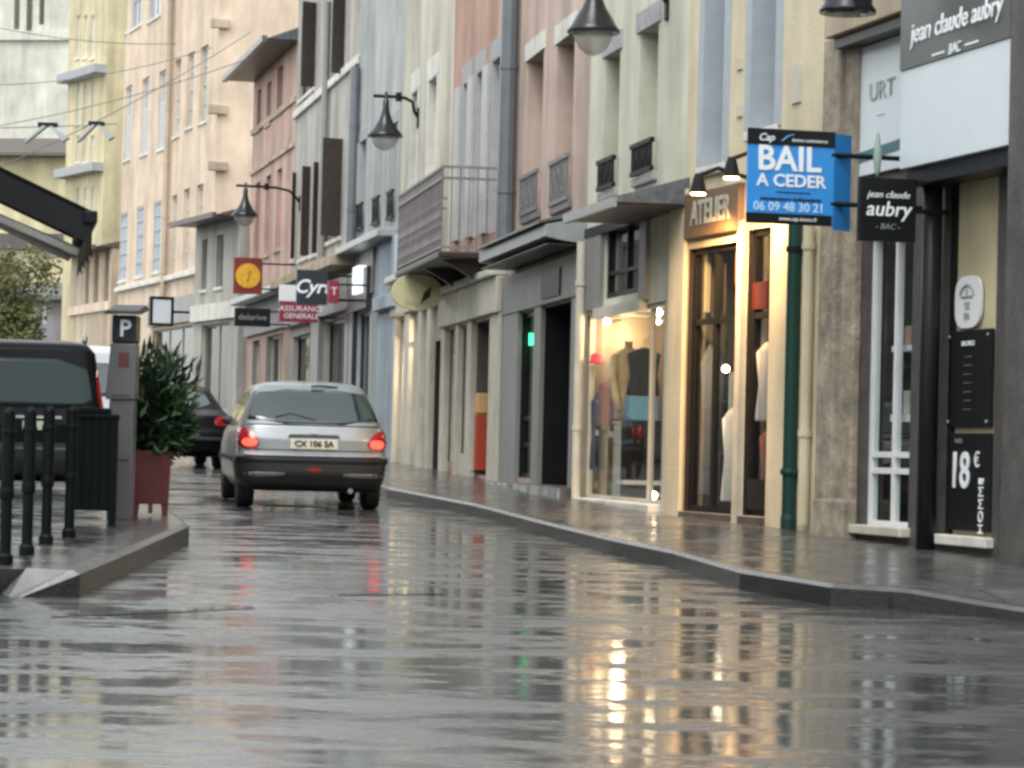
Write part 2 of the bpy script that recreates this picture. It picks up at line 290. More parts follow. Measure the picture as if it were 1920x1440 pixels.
# ------------------------------------------------------------------ ground
def sheet(name, pts, m, h):
    return struct(MB().quad(*[(x, y, rz(y, h)) for x, y in pts]).build(name, m, fixn=False))
sheet('road', [(-400, -120), (400, -120), (400, 700), (-400, 700)], 'asphalt', 0)
KB = [(725, 934), (890, 969), (1018, 1006), (1145, 1040), (1259, 1066), (1386, 1106), (1557, 1136), (1700, 1146), (1830, 1157)]
kerb = [(-14.5, 98), (-11, 87), (-8.6, 77), (-6.9, 69), (-4.9, 58.6), (-3.75, 52.8), (-2.65, 46.5)] + [(g.x, g.y) for g in (ground(*q) for q in KB)] + [(3.5, 17.2), (4.6, 16.5), (8, 15.9)]
kh = [.14] * (len(kerb) - 4) + [.10, .05, .03, .03]
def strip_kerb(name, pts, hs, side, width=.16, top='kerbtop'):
    kb = MB(); kt = MB(); outs = []
    for i, (x, y) in enumerate(pts):
        a = pts[max(i - 1, 0)]; b = pts[min(i + 1, len(pts) - 1)]; t = Vector((b[0] - a[0], b[1] - a[1])).normalized(); nrm = Vector((-t.y, t.x)) * side
        outs.append((Vector((x, y)), Vector((x, y)) + nrm * width, hs[i]))
    for i in range(len(outs) - 1):
        (p, q, h), (p2, q2, h2) = outs[i], outs[i + 1]; f = lambda v, h_: (v.x, v.y, rz(v.y, h_))
        e = .025; pi_ = p.lerp(q, .15); pi2 = p2.lerp(q2, .15)
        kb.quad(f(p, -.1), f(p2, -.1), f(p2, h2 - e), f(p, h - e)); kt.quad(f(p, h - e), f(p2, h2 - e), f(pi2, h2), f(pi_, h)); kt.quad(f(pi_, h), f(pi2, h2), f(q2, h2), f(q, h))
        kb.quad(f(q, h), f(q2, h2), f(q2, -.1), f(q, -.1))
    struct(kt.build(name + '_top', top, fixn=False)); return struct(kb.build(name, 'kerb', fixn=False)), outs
_, ko = strip_kerb('kerb', kerb, kh, 1)
pv = MB()
for i in range(len(ko) - 1):
    q, q2 = ko[i][1], ko[i + 1][1]; h, h2 = ko[i][2] - .004, ko[i + 1][2] - .004; w1 = 7 if i > 14 else 3.2
    pv.quad((q.x, q.y, rz(q.y, h)), (q2.x, q2.y, rz(q2.y, h2)), (q2.x + 3.4, q2.y + .8, rz(q2.y + .8, .136)), (q.x + 3.4, q.y + .8, rz(q.y + .8, .136)))
struct(pv.build('pavement', 'granite', fixn=False))
pa, pb, pc, pd_ = ground(100, 1151), ground(470, 1137), ground(480, 1142), ground(95, 1158); sheet('road_patch', [(pa.x, pa.y), (pb.x, pb.y), (pc.x, pc.y), (pd_.x, pd_.y)], 'patch', .004)
pa, pb, pc, pd_ = ground(636, 1110), ground(830, 1109), ground(832, 1115), ground(634, 1116); sheet('road_patch', [(pa.x, pa.y), (pb.x, pb.y), (pc.x, pc.y), (pd_.x, pd_.y)], 'patch', .004)
# paved island at the left with its dropped kerb
isl = [ground(*q) for q in ((19, 1120), (149, 1120), (243, 1077), (354, 1021))]; isl = [(p.x, p.y) for p in isl] + [(-3.35, 28.6), (-4.3, 29.2), (-8, 29.2)]
ih = [0., .165, .17, .175, .17, .17, .17]
_, io_ = strip_kerb('island_kerb', isl, ih, 1, .34, 'islandtop')
ip = MB(); f3 = lambda v, h: (v.x, v.y, rz(v.y, h - .004))
bk = [(-5.5, 17.2), (-5.6, 17.8), (-6, 20), (-6.6, 24), (-7, 27), (-7.5, 28.2), (-8, 28.9)]
for i in range(len(io_) - 1):
    q, q2 = io_[i][1], io_[i + 1][1]; ip.quad(f3(q, io_[i][2]), f3(q2, io_[i + 1][2]), (*bk[i + 1], rz(bk[i + 1][1], .16)), (*bk[i], rz(bk[i][1], .16)))
struct(ip.build('island_pavement', 'granite', fixn=False))
sheet('path', [(-8.2, 29.3), (-12.5, 60), (-20, 96), (-60, 96), (-40, 29.3)], 'granite', .10)

# ------------------------------------------------------------------ houses along the right side, far to near
def surround(b, x0, x1, z0, z1, d, m, w=.12, parent=None):
    u = MB(); u.box(x0 - w, x0 + .02, -.02, d - .07, z0, z1 + w); u.box(x1 - .02, x1 + w, -.02, d - .07, z0, z1 + w); u.box(x0 + .02, x1 - .02, -.02, d - .07, z1 - .02, z1 + w)
    return u.build('window_surround', m, parent or b.root)
def pipe(b, px, yt, yb, m, r=.05, out=.09, name='drainpipe'):
    x = b.P(px, (yt + yb) / 2, -out)[0]; z1 = b.P(px, yt, -out)[1]; z0 = b.P(px, yb, -out)[1]; u = MB().tube([(x, -out, z0), (x, -out, z1)], r, 10)
    z = z0 + .8
    while z < z1: u.lathe([(r + .012, z), (r + .012, z + .06)], (x, -out, 0), 10); z += 1.7
    return u.build(name, m, b.root, smooth=False)
def ledge(b, m, py0, px0, th=.12, out=.12, x0=0, x1=None, name='cornice', y=0.):
    z = b.P(px0, py0, -out)[1]; return b.box(name, m, x0, b.L if x1 is None else x1, -out, .01, z, z + th, bevel=.02)

# near right corner shop -------------------------------------------------
b = Bld('corner_house', 'dark stone house front at the edge beyond the shop with the white fascia', (3.86, 22.3), (5.05, 17.7), 7, M['darkstone'])
b.bay((1912, 2010, 380, 960), wall='roomdark', frame='darkframe', mull=(.5,), trans=(.3,))
z = b.P(1880, 1030, -.14)[1]
xp_ = b.P(1884, 500, -.42)[0]; b.box('pilaster', 'darkstone', xp_, xp_ + .5, -.42, .002, -.3, 6.8, bevel=.02)
b.finish()
# shop with the white fascia
b = R1 = Bld('shop_house', 'grey stone house with white shop fascia and menu boards in its doorway', (2.80, 26.35), (3.84, 22.38), 7.5, M['darkstone'])
x0, x1, _, _ = b.O(1534, 1588, 90, 995, -.14); st = MB(); xm_ = x0 + (x1 - x0) * .55
st.box(max(x0, 0), xm_, -.14, .003, -.4, 4.4).box(xm_ + .002, x1, -.08, .003, -.4, 4.4)
st.build('stone_pier', 'stone', b.root, bevel=.02)
MB().box(max(x0, 0) - .01, x1 + .015, -.155, .004, -.4, .32).build('pier_base', 'stone', b.root, bevel=.03)
o, e = b.bay((1622, 1708, 440, 985), d=.12, frame='white', wall='roomdark', fw_=.05, mull=(.52,), trans=(.19, .245), depth=1.2)
b.box('sill', 'beige', e[0] - .1, e[1] + .05, -.09, .05, e[2] - .07, e[2] + .008, bevel=.01)
xc_ = b.P(1742, 700, -.12)[0]; MB().tube([(xc_, -.12, -.3), (xc_, -.12, 3.2)], .08, 14).build('column', 'darkframe', b.root, smooth=True)
# things standing in that window
y_, z_ = b.Q(1668, 800, e[0] + .25)
sh = MB(); sh.box(e[0] + .2, e[1] - .2, .16, .5, e[2] + .9, e[2] + .96); sh.box(e[0] + .2, e[1] - .2, .16, .5, e[2] + 1.5, e[2] + 1.55)
o = sh.build('shelf', 'white'); o.parent = None
def place(o, b):                              # a free thing given in the house's own coordinates
    o.matrix_world = Matrix.Translation(b.A) @ Matrix.Rotation(b.rot, 4, 'Z'); return o
place(tag(o, 'pair of white display shelves behind the window with white posts', 'shelf'), b)
for k in range(6):
    o = MB().box(-.07, .07, -.06, .06, 0, random.uniform(.16, .3)).build('package', ('cream', 'mauve', 'white', 'salmon', 'taupe', 'bluegrey')[k], bevel=.01)
    o.location = b.wld(e[0] + .35 + .28 * (k % 3), .3, e[2] + (.962 if k < 3 else 1.552)); o.rotation_euler = (0, 0, b.rot)
    tag(o, ['cream carton on the lower shelf behind the white posts', 'dark mauve carton on the lower shelf behind the white posts', 'white carton on the lower shelf behind the white posts', 'terracotta carton on the upper shelf behind the white posts', 'taupe carton on the upper shelf behind the white posts', 'grey blue carton on the upper shelf behind the white posts'][k], 'carton', 'cartons in the shop window')
# doorway
x0, x1, z0, z1 = b.O(1766, 1866, 330, 1003); b.hole(x0, x1, z0, z1, .16)
dr = b.box('door', 'ochre', x0 + .02, x1 - .02, .10, .15, z0, z1)
fr = MB(); fr.box(x0, x0 + .06, .06, .1, z0, z1); fr.box(x1 - .06, x1, .06, .1, z0, z1); fr.build('door_frame', 'darkframe', b.root)
b.box('threshold', 'palestone', x0 - .02, x1 + .04, -.07, .06, z0 - .07, z0 + .01, bevel=.01)
def panel_on(b, name, label, cat, px, y, m, th=.03, group=None):
    x0, x1, z0, z1 = b.O(*px, y); r = empty(name, b.wld((x0 + x1) / 2, y, (z0 + z1) / 2), b.rot, label, cat, group); W, Hh = x1 - x0, z1 - z0
    MB().box(-W / 2, W / 2, 0, th, -Hh / 2, Hh / 2).build('panel', m, r, bevel=.004); return r, W, Hh
r, W, Hh = panel_on(b, 'menu_board', 'black menu board with corner screws fixed over the doorway', 'menu board', (1775, 1857, 622, 802), .06, 'black')
text('LA CARTE', Hh * .07, 'lettering', r, (0, -.006, Hh * .36)); sc_ = MB()
for a in (-1, 1):
    for c in (-1, 1): sc_.ball((a * W * .44, -.004, c * Hh * .44), .014, 5)
sc_.build('screw', 'zinc', r)
for k in range(7): text('. . . . . . . .', Hh * .05, 'zinc', r, (0, -.006, Hh * (.24 - .09 * k)), name='small_print')
r, W, Hh = panel_on(b, 'price_poster', 'black poster announcing 18 euros at the foot of the doorway', 'poster', (1772, 1856, 812, 992), .06, 'black')
text('18', Hh * .52, 'lettering', r, (-W * .16, -.006, Hh * .10), bold=.015, sx=1.0); text('€', Hh * .22, 'lettering', r, (W * .22, -.006, Hh * .22))
text('HOMME', Hh * .16, 'lettering', r, (W * .33, -.006, -Hh * .24), spin=-pi / 2, name='side_lettering'); text('forfait', Hh * .07, 'zinc', r, (-W * .2, -.006, Hh * .42), name='small_print')
x0, x1, z0, z1 = b.O(1788, 1836, 520, 617, .05); r = empty('door_plaque', b.wld((x0 + x1) / 2, .06, (z0 + z1) / 2), b.rot, 'white oval plaque with grey crest above the black menu board', 'plaque')
W, Hh = x1 - x0, z1 - z0; pl = MB()
def oval(W, Hh, y0, y1, p=3.2, n=28):
    L1 = []
    for j in range(n):
        a = 2 * pi * j / n; L1.append((W / 2 * abs(cos(a)) ** (2 / p) * (1 if cos(a) >= 0 else -1), Hh / 2 * abs(sin(a)) ** (2 / p) * (1 if sin(a) >= 0 else -1)))
    return [(x, y0, z) for x, z in L1], [(x, y1, z) for x, z in L1]
pl.hull(*oval(W, Hh, 0, .025)); pl.build('panel', 'white', r)
cr = MB(); cr.tube([(W * .26 * cos(a), -.004, Hh * (.12 + .2 * sin(a))) for a in [pi * j / 10 for j in range(11)]], .012, 6); cr.tube([(-W * .2, -.004, Hh * .1), (W * .2, -.004, Hh * .1)], .01, 6); cr.tube([(0, -.004, Hh * .1), (0, -.004, Hh * .27)], .014, 6)
cr.build('crest', 'greystone', r); text('GE\nEM', Hh * .2, 'greystone', r, (0, -.006, -Hh * .18))
# white fascia and dark band, standing proud of the wall
x0, x1, z0, z1 = b.O(1688, 1893, 134, 318, -.35); zt = b.O(1688, 1893, -80, 134, -.35)[3]
r = empty('shop_fascia', b.wld((x0 + x1) / 2, -.35, z0), b.rot, 'large white shop fascia with dark lettered band across its top', 'fascia'); W = x1 - x0; Hh = z1 - z0
MB().box(-W / 2, W / 2, 0, .34, 0, Hh).build('white_panel', 'signwhite', r, bevel=.006)
db = mat('dark grey sign band', (.075, .078, .075), .3, var=.2, scale=2); band = MB().box(-W / 2 - .003, W / 2 + .003, -.012, .34, Hh + .002, zt - z0).build('name_band', db, r)
MB().box(-W / 2 + .03, W / 2 + .1, .05, .33, -.14, -.002).build('soffit', 'darkframe', r)
HB = zt - z0 - Hh
xa = b.loc(b.wld(*[b.P(1792, 40, -.36)[0], -.36, 0])).x - (x0 + x1) / 2
zc = b.P(1792, 38, -.36)[1] - z0; text('jean claude aubry', HB * .24, 'lettering', band, (xa, -.018, zc), shear=.12, bold=.012, sx=1.12)
zc = b.P(1787, 92, -.36)[1] - z0; text('BAC', HB * .13, 'lettering', band, (xa, -.018, zc), shear=.25)
rl = MB(); rl.box(xa - .45, xa - .2, -.018, -.010, zc - .008, zc + .008); rl.box(xa + .2, xa + .45, -.018, -.010, zc - .008, zc + .008); rl.build('rule', 'lettering', band)
# white panel behind, with the cut-off letters and teal stripe
r, W, Hh = panel_on(b, 'lettered_sign', 'white panel lettered URT with a teal stripe beside the white fascia', 'sign', (1606, 1700, 92, 333), -.05, 'signwhite', .04)
text('URT', Hh * .2, 'greystone', r, (.02, -.006, Hh * .12), sx=1.35); text('- - - - - -', Hh * .05, 'greystone', r, (0, -.006, -Hh * .06), name='small_print')
teal = mat('teal stripe', (.03, .12, .15), .4); MB().hull([(-W / 2, -.005, -Hh * .40), (W / 2, -.005, -Hh * .36), (W / 2, -.005, -Hh * .28), (-W / 2, -.005, -Hh * .32)], [(-W / 2, .001, -Hh * .40), (W / 2, .001, -Hh * .36), (W / 2, .001, -Hh * .28), (-W / 2, .001, -Hh * .32)]).build('stripe', teal, r)
xe_ = b.P(1545, 70, -.28)[0]; xg_ = b.P(1692, 20, -.28)[0]; z = b.P(1545, 73, -.28)[1]; b.box('eaves_board', 'tan', xe_, xg_, -.28, .004, z, z + .2, bevel=.01); b.box('soffit', 'darkwood', xe_ + .1, xg_, -.22, .003, z - .1, z - .002)
b.finish()

# yellow house -----------------------------------------------------------
b = R2 = Bld('yellow_house', 'yellow house with blue grey window surrounds and a lamplit shop sign', (1.73, 30.0), (2.78, 26.42), 10, M['yellow'])
for q in ((1322, 1362, -130, 318), (1412, 1460, -160, 250)):
    o, e = b.win(q, d=.42, frame='bluegrey', pane='paneDark', sill='palestone')
    surround(b, *e, .42, 'bluegrey', .13)
    hk = MB()
    for k in range(5): hk.box(e[0] + .02, e[0] + .06, .25, .33, e[2] + .25 + .22 * k, e[2] + .33 + .22 * k)
    hk.build('shutter_notch', 'darkframe', b.root)  # small dark boxes paint the gaps between the shutters
for q in ((1380, 1390, 112, 132), (1380, 1390, 200, 220), (1484, 1500, 122, 195)): b.pbox('vent', 'beige', q, -.02, .004)
oA, eA = b.bay((1287, 1386, 468, 958), d=.12, frame='darkframe', wall='room', mull=(.42,), trans=(.72,), depth=1.4)
oB, eB = b.bay((1398, 1440, 432, 966), d=.12, frame='darkframe', wall='roomdark', trans=(.80, .70), depth=1.4)
b.box('mullion_post', 'beige', eA[1] + .02, eB[0] - .02, -.06, .003, -.3, eB[3] + .1)
b.box('plinth', 'darkstone', eA[0] - .02, eB[1], -.05, .003, -.3, eA[2] - .005)
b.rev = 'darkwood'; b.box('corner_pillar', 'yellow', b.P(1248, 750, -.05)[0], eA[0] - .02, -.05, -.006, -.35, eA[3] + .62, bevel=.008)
bx = b.box('stall_board', 'darkframe', eB[0] + .02, eB[1] - .02, .02, .07, eB[2] + .06, eB[2] + .35)
b.pbox('red_sticker', 'sticker', (1400, 1438, 532, 582), .045, .07)
x0, x1, z0, z1 = eA[0], eA[1] + .05, eA[3] + .10, eA[3] + .56; sg = empty('shop_sign', b.wld((x0 + x1) / 2, -.07, z0), b.rot, 'brown shop sign with cream lettering under the warm spotlights', 'shop sign'); W = x1 - x0
MB().box(-W / 2, W / 2, 0, .068, 0, z1 - z0).build('panel', mat('brown sign board', (.16, .10, .06), .5, var=.2), sg, bevel=.01)
text('ATELIER', .34, 'cream', sg, (0, -.006, (z1 - z0) / 2), bold=.02, sx=W / 2.15 * 1.25)
for k, q in enumerate(((1300, 352), (1362, 322))):  # warm spotlights on arms over the sign
    x, z = b.P(*q, -.55); g = empty('sign_spotlight', b.wld(x, 0, z), b.rot, ['black arm spotlight over the brown shop sign, beside the slate canopy', 'black arm spotlight over the brown shop sign, beside the blue lease board'][k], 'spotlight', 'spotlights over the shop sign')
    MB().tube([(0, .02, .12), (0, -.3, .2), (0, -.5, .12)], .022, 7).build('arm', 'iron', g); MB().lathe([(.035, .12), (.05, .08), (.085, -.06), (.09, -.07)], (0, -.5, .02), 12).build('lamp_head', 'iron', g)
    MB().lathe([(.07, -.082), (.07, -.072)], (0, -.5, .02), 12).build('bulb', mat('warm lamp', (1, .62, .25), emit=14), g)
    l = bpy.data.lights.new('spot', 'SPOT'); l.energy = (240, 110)[k]; l.color = (1, .56, .2); l.spot_size = radians(115); l.spot_blend = .7; l.shadow_soft_size = .07
    lo = bpy.data.objects.new('spot', l); C.objects.link(lo); lo.parent = g; lo.location = (0, -.5, -.09); lo.rotation_euler = (radians(30 if k == 0 else 62), 0, radians(70 if k == 0 else 20))
pipe(b, 1511, 425, 985, 'yellow', .05, .07)
g = ground(1478, 993, .14); gp = empty('green_post', g, b.rot, 'dark green post standing against the yellow house below the blue lease board', 'post')
MB().lathe([(.075, 0), (.075, .1), (.066, .14), (.064, 3.6), (.064, 3.62)], (0, 0, 0), 16).build('shaft', 'darkgreen', gp, smooth=False)
MB().lathe([(.082, .5), (.088, .53), (.082, .56)], (0, 0, 0), 16).build('collar', 'darkgreen', gp); MB().lathe([(.08, 2.55), (.08, 2.6)], (0, 0, 0), 16).build('clamp', 'iron', gp)
b.finish()

# lime house -------------------------------------------------------------
b = R3 = Bld('lime_house', 'pale lime house with iron window guards above a slate shop canopy', (.84, 34.7), (1.73, 30.02), 10, M['lime'])
for q, gy in (((1133, 1160, 108, 365), 302), ((1197, 1232, 62, 338), 272)):
    o, e = b.win(q, d=.34, sill='greystone', lintel=('greystone', .22)); b.guard(o, e[0], e[1], e[2] + .03, b.P(q[0], gy)[1])
xa = b.P(1072, 404, -.7)[0]; za = b.P(1150, 384, -.7)[1]; xb = b.L + .15
cp = MB().hull([(xa, -.75, za), (xa, -.75, za + .06), (xa, 0, za + .28), (xa, 0, za)], [(xb, -.75, za), (xb, -.75, za + .06), (xb, 0, za + .28), (xb, 0, za)]).build('canopy', 'slate', b.root)
MB().box(xa, xb, -.80, -.752, za - .05, za + .05).build('gutter', 'zinc', cp)
MB().box(xa + .02, xb - .02, -.74, -.01, za - .03, za - .003).build('soffit', 'darkwood', cp)  # underside darkened to paint the shade below the canopy
o, e = b.win((1133, 1206, 425, 562), d=.10, frame='darkframe', pane='paneDark', trans=(.35,), mull=1)
for a, c in ((e[1] + .005, e[1] + .3), (.15, e[0] - .005)): b.box('side_board', 'greyshop', a, c, -.05, .003, e[2] - .1, e[3] + .02)
b.box('head_board', 'darkframe', .15, e[1] + .3, -.06, .003, e[3] + .022, za - .035)
b.box('transom_board', 'beige', e[0] - .2, e[1] + .2, -.08, .003, e[2] - .22, e[2] - .1)
o, eS = b.bay((1097, 1243, 592, 934), d=.10, frame='beige', wall='roomwarm', mull=(.80,), depth=1.5, fw_=.05)
b.box('shop_sill', 'palestone', eS[0], eS[1], -.14, .03, eS[2] - .16, eS[2] + .008, bevel=.01); b.box('plinth', 'darkstone', eS[0], eS[1], -.05, .003, -.4, eS[2] - .162); b.rev = 'roomwarm'
pipe(b, 1085, 455, 935, 'beige', .055, .10)
b.finish()
S3 = (b, eS)

# pale pink house --------------------------------------------------------
b = R4 = Bld('pink_house', 'pale pink house with two guarded windows above a grey shopfront', (-.10, 40.6), (.84, 34.72), 11, M['pink4'])
for q, gy in (((986, 1016, 116, 410), 332), ((1042, 1074, 84, 392), 304)):
    o, e = b.win(q, d=.36, sill='greyiron', lintel=('palestone', .24)); b.guard(o, e[0], e[1], e[2] + .02, b.P(q[0], gy)[1], 'greyiron')
xa = b.P(898, 490, -.5)[0]; za = b.P(980, 468, -.5)[1]; xa = max(xa, -.9)
cn = MB().hull([(xa, -.5, za + .06), (xa, -.5, za + .2), (xa, 0, za + .3), (xa, 0, za - .02), (xa, -.3, za + .02)], [(b.L, -.5, za + .06), (b.L, -.5, za + .2), (b.L, 0, za + .3), (b.L, 0, za - .02), (b.L, -.3, za + .02)]).build('cornice', 'zinc', b.root)
MB().box(xa + .02, b.L - .02, -.47, -.01, za - .035, za - .022).build('soffit', 'darkwood', cn)  # dark plate paints shade onto the zinc underside
MB().hull([(xa, -.58, za + .21), (xa, -.58, za + .24), (xa, 0, za + .40), (xa, 0, za + .34)], [(b.L, -.58, za + .21), (b.L, -.58, za + .24), (b.L, 0, za + .40), (b.L, 0, za + .34)]).build('flashing', 'slate', cn)
o, e1 = b.bay((976, 1006, 588, 895), d=.10, frame='darkframe', wall='roomdark', depth=1.2, trans=(.2, .36))
x0, x1, z0, z1 = b.O(1019, 1076, 578, 908); b.hole(x0, x1, z0, z1, .5); dr = b.box('door', 'darkframe', x0 + .02, x1 - .02, .42, .48, z0, z1); MB().box(x0 + .3, x1 - .3, .41, .418, z0 + .5, z1 - .3).build('pane', 'paneDark', dr); MB().tube([(x0 + .22, .36, z0 + .9), (x0 + .22, .36, z0 + 2.0)], .03, 8).build('handle', 'zinc', dr)
b.rev = 'darkframe'
for a, c in ((.02, e1[0] - .01), (e1[1] + .01, x0 - .01), (x1 + .01, b.L - .02)): b.box('pier', 'greyshop', a, c, -.06, .003, -.3, max(z1, e1[3]) + .02, bevel=.01)
zt_ = max(z1, e1[3]) + .022; b.box('fascia', 'greyshop', .02, b.L - .02, -.08, .003, zt_, za - .1, bevel=.01)
b.pbox('wall_grille', 'darkframe', (1014, 1048, 512, 562), -.10, -.078); b.box('step', 'granite', 0, b.L, -.25, .002, -.3, z0 - .005)
y_, z_ = b.Q(990, 636, e1[0] + .3); gl = MB().box(-.25, .25, -.01, .01, -.08, .08).build('led_panel', mat('green led', (.05, 1, .3), emit=1.6)); gl.location = b.wld(e1[0] + .3, .3, z_); gl.rotation_euler = (0, 0, b.rot + pi / 2); tag(gl, 'glowing green sign in the display window of the grey shop', 'lit sign')
b.finish()

# terracotta house with the balcony --------------------------------------
b = R5 = Bld('terracotta_house', 'terracotta house with grey shutters and an ironwork balcony', (-1.05, 46.6), (-.10, 40.62), 11, M['salmon'])
for q in ((867, 881, 158, 452), (892, 906, 138, 445), (921, 937, 115, 438)):
    o, e = b.win(q, d=.3, frame='shutgrey', trans=(.3, .6), lintel=('greystone', .28)); surround(b, *e, .3, 'shutgrey', .08)
    b.box('shutter', 'shutgrey', e[0] - .62, e[0] - .1, -.07, -.022, e[2] + .02, e[3] - .02)
zs = b.P(925, 452, 0)[1]; zs = b.P(850, 462, -.75)[1]; ztop = b.P(840, 309, -.75)[1]; xN = b.P(925, 380, -.05)[0]; xF = -.35
bl = b.box('balcony', 'darkwood', xF, xN, -.82, .002, zs - .09, zs, bevel=.02)
for t in (.1, .5, .9):
    u = MB(); x = xF + (xN - xF) * t; u.hull([(x - .07, 0, zs - .092), (x - .07, -.7, zs - .092), (x - .07, -.5, zs - .2), (x - .07, 0, zs - .5)], [(x + .07, 0, zs - .092), (x + .07, -.7, zs - .092), (x + .07, -.5, zs - .2), (x + .07, 0, zs - .5)]); u.build('bracket', 'darkwood', bl)
u = MB(); y0 = -.78
for zz in (zs + .06, ztop - .16, ztop): u.box(xF, xN, y0 - .018, y0 + .018, zz - .02, zz + .02); u.box(xN - .018, xN + .018, y0 + .018, -.01, zz - .018, zz + .018); u.box(xF - .018, xF + .018, y0 + .018, -.01, zz - .018, zz + .018)
n = int((xN - xF) / .16)
for k in range(n + 1):
    x = xF + (xN - xF) * k / n; u.tube([(x, y0, zs), (x, y0, ztop)], .011, 5)
    if k < n:
        xc = x + .08
        for zc, rr in ((zs + .3, .075), (zs + .62, .075), (ztop - .08, .06)): u.tube([(xc + rr * cos(a * pi / 5), y0, zc + rr * 1.6 * sin(a * pi / 5)) for a in range(11)], .010, 4)
for k in range(1, 6):
    y = y0 + .76 * k / 6; u.tube([(xN, y, zs), (xN, y, ztop)], .008, 5); u.tube([(xF, y, zs), (xF, y, ztop)], .010, 5)
u.build('railing', 'lacy', bl)
pipe(b, 952, -40, 470, 'pipeblue', .12, .14); 
b.rev = 'room'
_, (x0, x1, z0, z1) = b.bay((843, 862, 620, 866), d=.1, frame='beige', wall='roomwarm', depth=1, trans=(.8,))
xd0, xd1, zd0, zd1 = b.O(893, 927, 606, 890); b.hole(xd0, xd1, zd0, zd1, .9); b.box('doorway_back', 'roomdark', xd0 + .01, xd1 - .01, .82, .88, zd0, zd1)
_, e = b.bay((868, 885, 620, 850), d=.1, frame='beige', wall='room', depth=1, trans=(.8,))
b.box('stall_board', 'beige', e[0] - .01, e[1] + .01, -.05, .003, -.3, e[2] - .005); b.box('head_board', 'beige', x0 - .02, xd1 + .02, -.04, .003, max(z1, e[3], zd1) + .003, max(z1, e[3], zd1) + .06)
for a, c in ((.0, x0 - .02), (x1 + .02, e[0] - .02), (e[1] + .02, xd0 - .02), (xd1 + .02, b.L)): b.box('pilaster', 'beige', a, c, -.1, .003, -.3, zd1 + .04, bevel=.015)
b.box('fascia', 'beige', 0, b.L, -.16, .003, zd1 + .042, zd1 + .55, bevel=.02); b.box('moulding', 'palestone', 0, b.L, -.24, .003, zd1 + .552, zd1 + .66, bevel=.02)
b.finish()
p = b.wld((xd0 * .55 + xd1 * .45), .12, 0); y_, z_ = b.Q(901, 830, xd0 + .25); g = b.wld(xd0 + .25, max(y_, -.02), .01); st = empty('display_stand', g, b.rot, 'slim orange red upright stand in the doorway of the terracotta house', 'stand')
MB().box(-.10, .10, -.09, .09, .02, .86).build('body', mat('orange red panel', (.36, .05, .025), .45), st, bevel=.02); MB().box(-.11, .11, -.08, .08, .862, 1.16).build('top', mat('sandy panel', (.6, .34, .14), .5), st, bevel=.02); MB().box(-.14, .14, -.12, .12, 0, .018).build('foot', 'darkframe', st)

# cream house -------------------------------------------------------------
b = R6 = Bld('cream_house', 'cream house with tall windows between the blue house and the balcony', (-2.1, 52.8), (-1.05, 46.62), 11, M['cream'])
for q in ((771, 783, 176, 350), (803, 819, 152, 335)):
    o, e = b.win(q, d=.26, sill='palestone', lintel=('palestone', .35)); surround(b, *e, .2, 'palestone', .1)
ws = []
for q in ((748, 766, 600, 840), (775, 791, 600, 846), (797, 808, 600, 850)):
    o, e = b.bay(q, d=.12, frame='beige', wall='roomwarm' if q[0] < 770 else 'room', depth=1., trans=(.82,)); ws.append(e)
xq0, _, zq0, zq1 = b.O(814, 836, 640, 884); b.hole(xq0, b.L - .04, zq0, zq1, .45); b.rev = 'darkwood'; b.revmin = .3; b.box('door', 'darkwood', xq0 + .01, b.L - .05, .38, .44, zq0, zq1)
for a, c in ((0, ws[0][0] - .02), (ws[0][1] + .02, ws[1][0] - .02), (ws[1][1] + .02, ws[2][0] - .02), (ws[2][1] + .02, xq0 - .02)): b.box('pilaster', 'beige', a, c, -.1, .003, -.3, ws[0][3] + .05, bevel=.015)
b.box('fascia', 'beige', 0, b.L, -.14, .003, ws[0][3] + .052, ws[0][3] + .7, bevel=.02); ledge(b, 'palestone', 505, 790, .12, .26, name='moulding')
for k, (ee, hz) in enumerate(((ws[0], 1.5), (ws[1], 2.0))):
    g = empty('window_lamp', b.wld((ee[0] + ee[1]) / 2, .45, ee[2] + hz), b.rot, ['warm lamp in the cream house shop window nearest the pale blue pilaster', 'warm lamp glowing in the middle window of the cream house shop'][k], 'lamp', 'lamps in the cream house shop')
    MB().ball((0, 0, 0), .05, 8).build('bulb', mat('shop bulb', (1, .75, .5), emit=10), g, smooth=True); MB().tube([(0, 0, .05), (0, 0, .5)], .008, 5).build('flex', 'iron', g)
    l = bpy.data.lights.new('lamp', 'POINT'); l.energy = 22; l.color = (1, .68, .45); l.shadow_soft_size = .06; lo = bpy.data.objects.new('lamp', l); C.objects.link(lo); lo.parent = g; lo.location = (0, 0, -.1)
b.finish()

# blue grey house ----------------------------------------------------------
b = R7 = Bld('blue_house', 'pale blue grey house with a dark navy shopfront', (-3.2, 58.6), (-2.1, 52.82), 10.6, M['blue'])
for q in ((675, 685, 268, 436), (705, 716, 250, 426), (733, 743, 236, 416)):
    o, e = b.win(q, d=.24, frame='bluegrey', lintel=('greystone', .2)); b.guard(o, e[0], e[1], e[2] + .02, e[2] + .55); b.box('shutter', 'blue', e[0] - .45, e[0] - .05, -.05, -.004, e[2] + .1, e[3])
ledge(b, 'zinc', 445, 700, .14, .4); zl = b.P(700, 445, -.4)[1]
_, e1 = b.bay((668, 690, 590, 840), d=.14, frame='navyshop', wall='roomdark', depth=1.1)
b.box('fascia', 'navyshop', 0, e1[1] + .3, -.12, .003, e1[3] + .05, e1[3] + .85, bevel=.02); b.box('pilaster', 'navyshop', .02, e1[0] - .02, -.1, .003, -.3, e1[3] + .045)
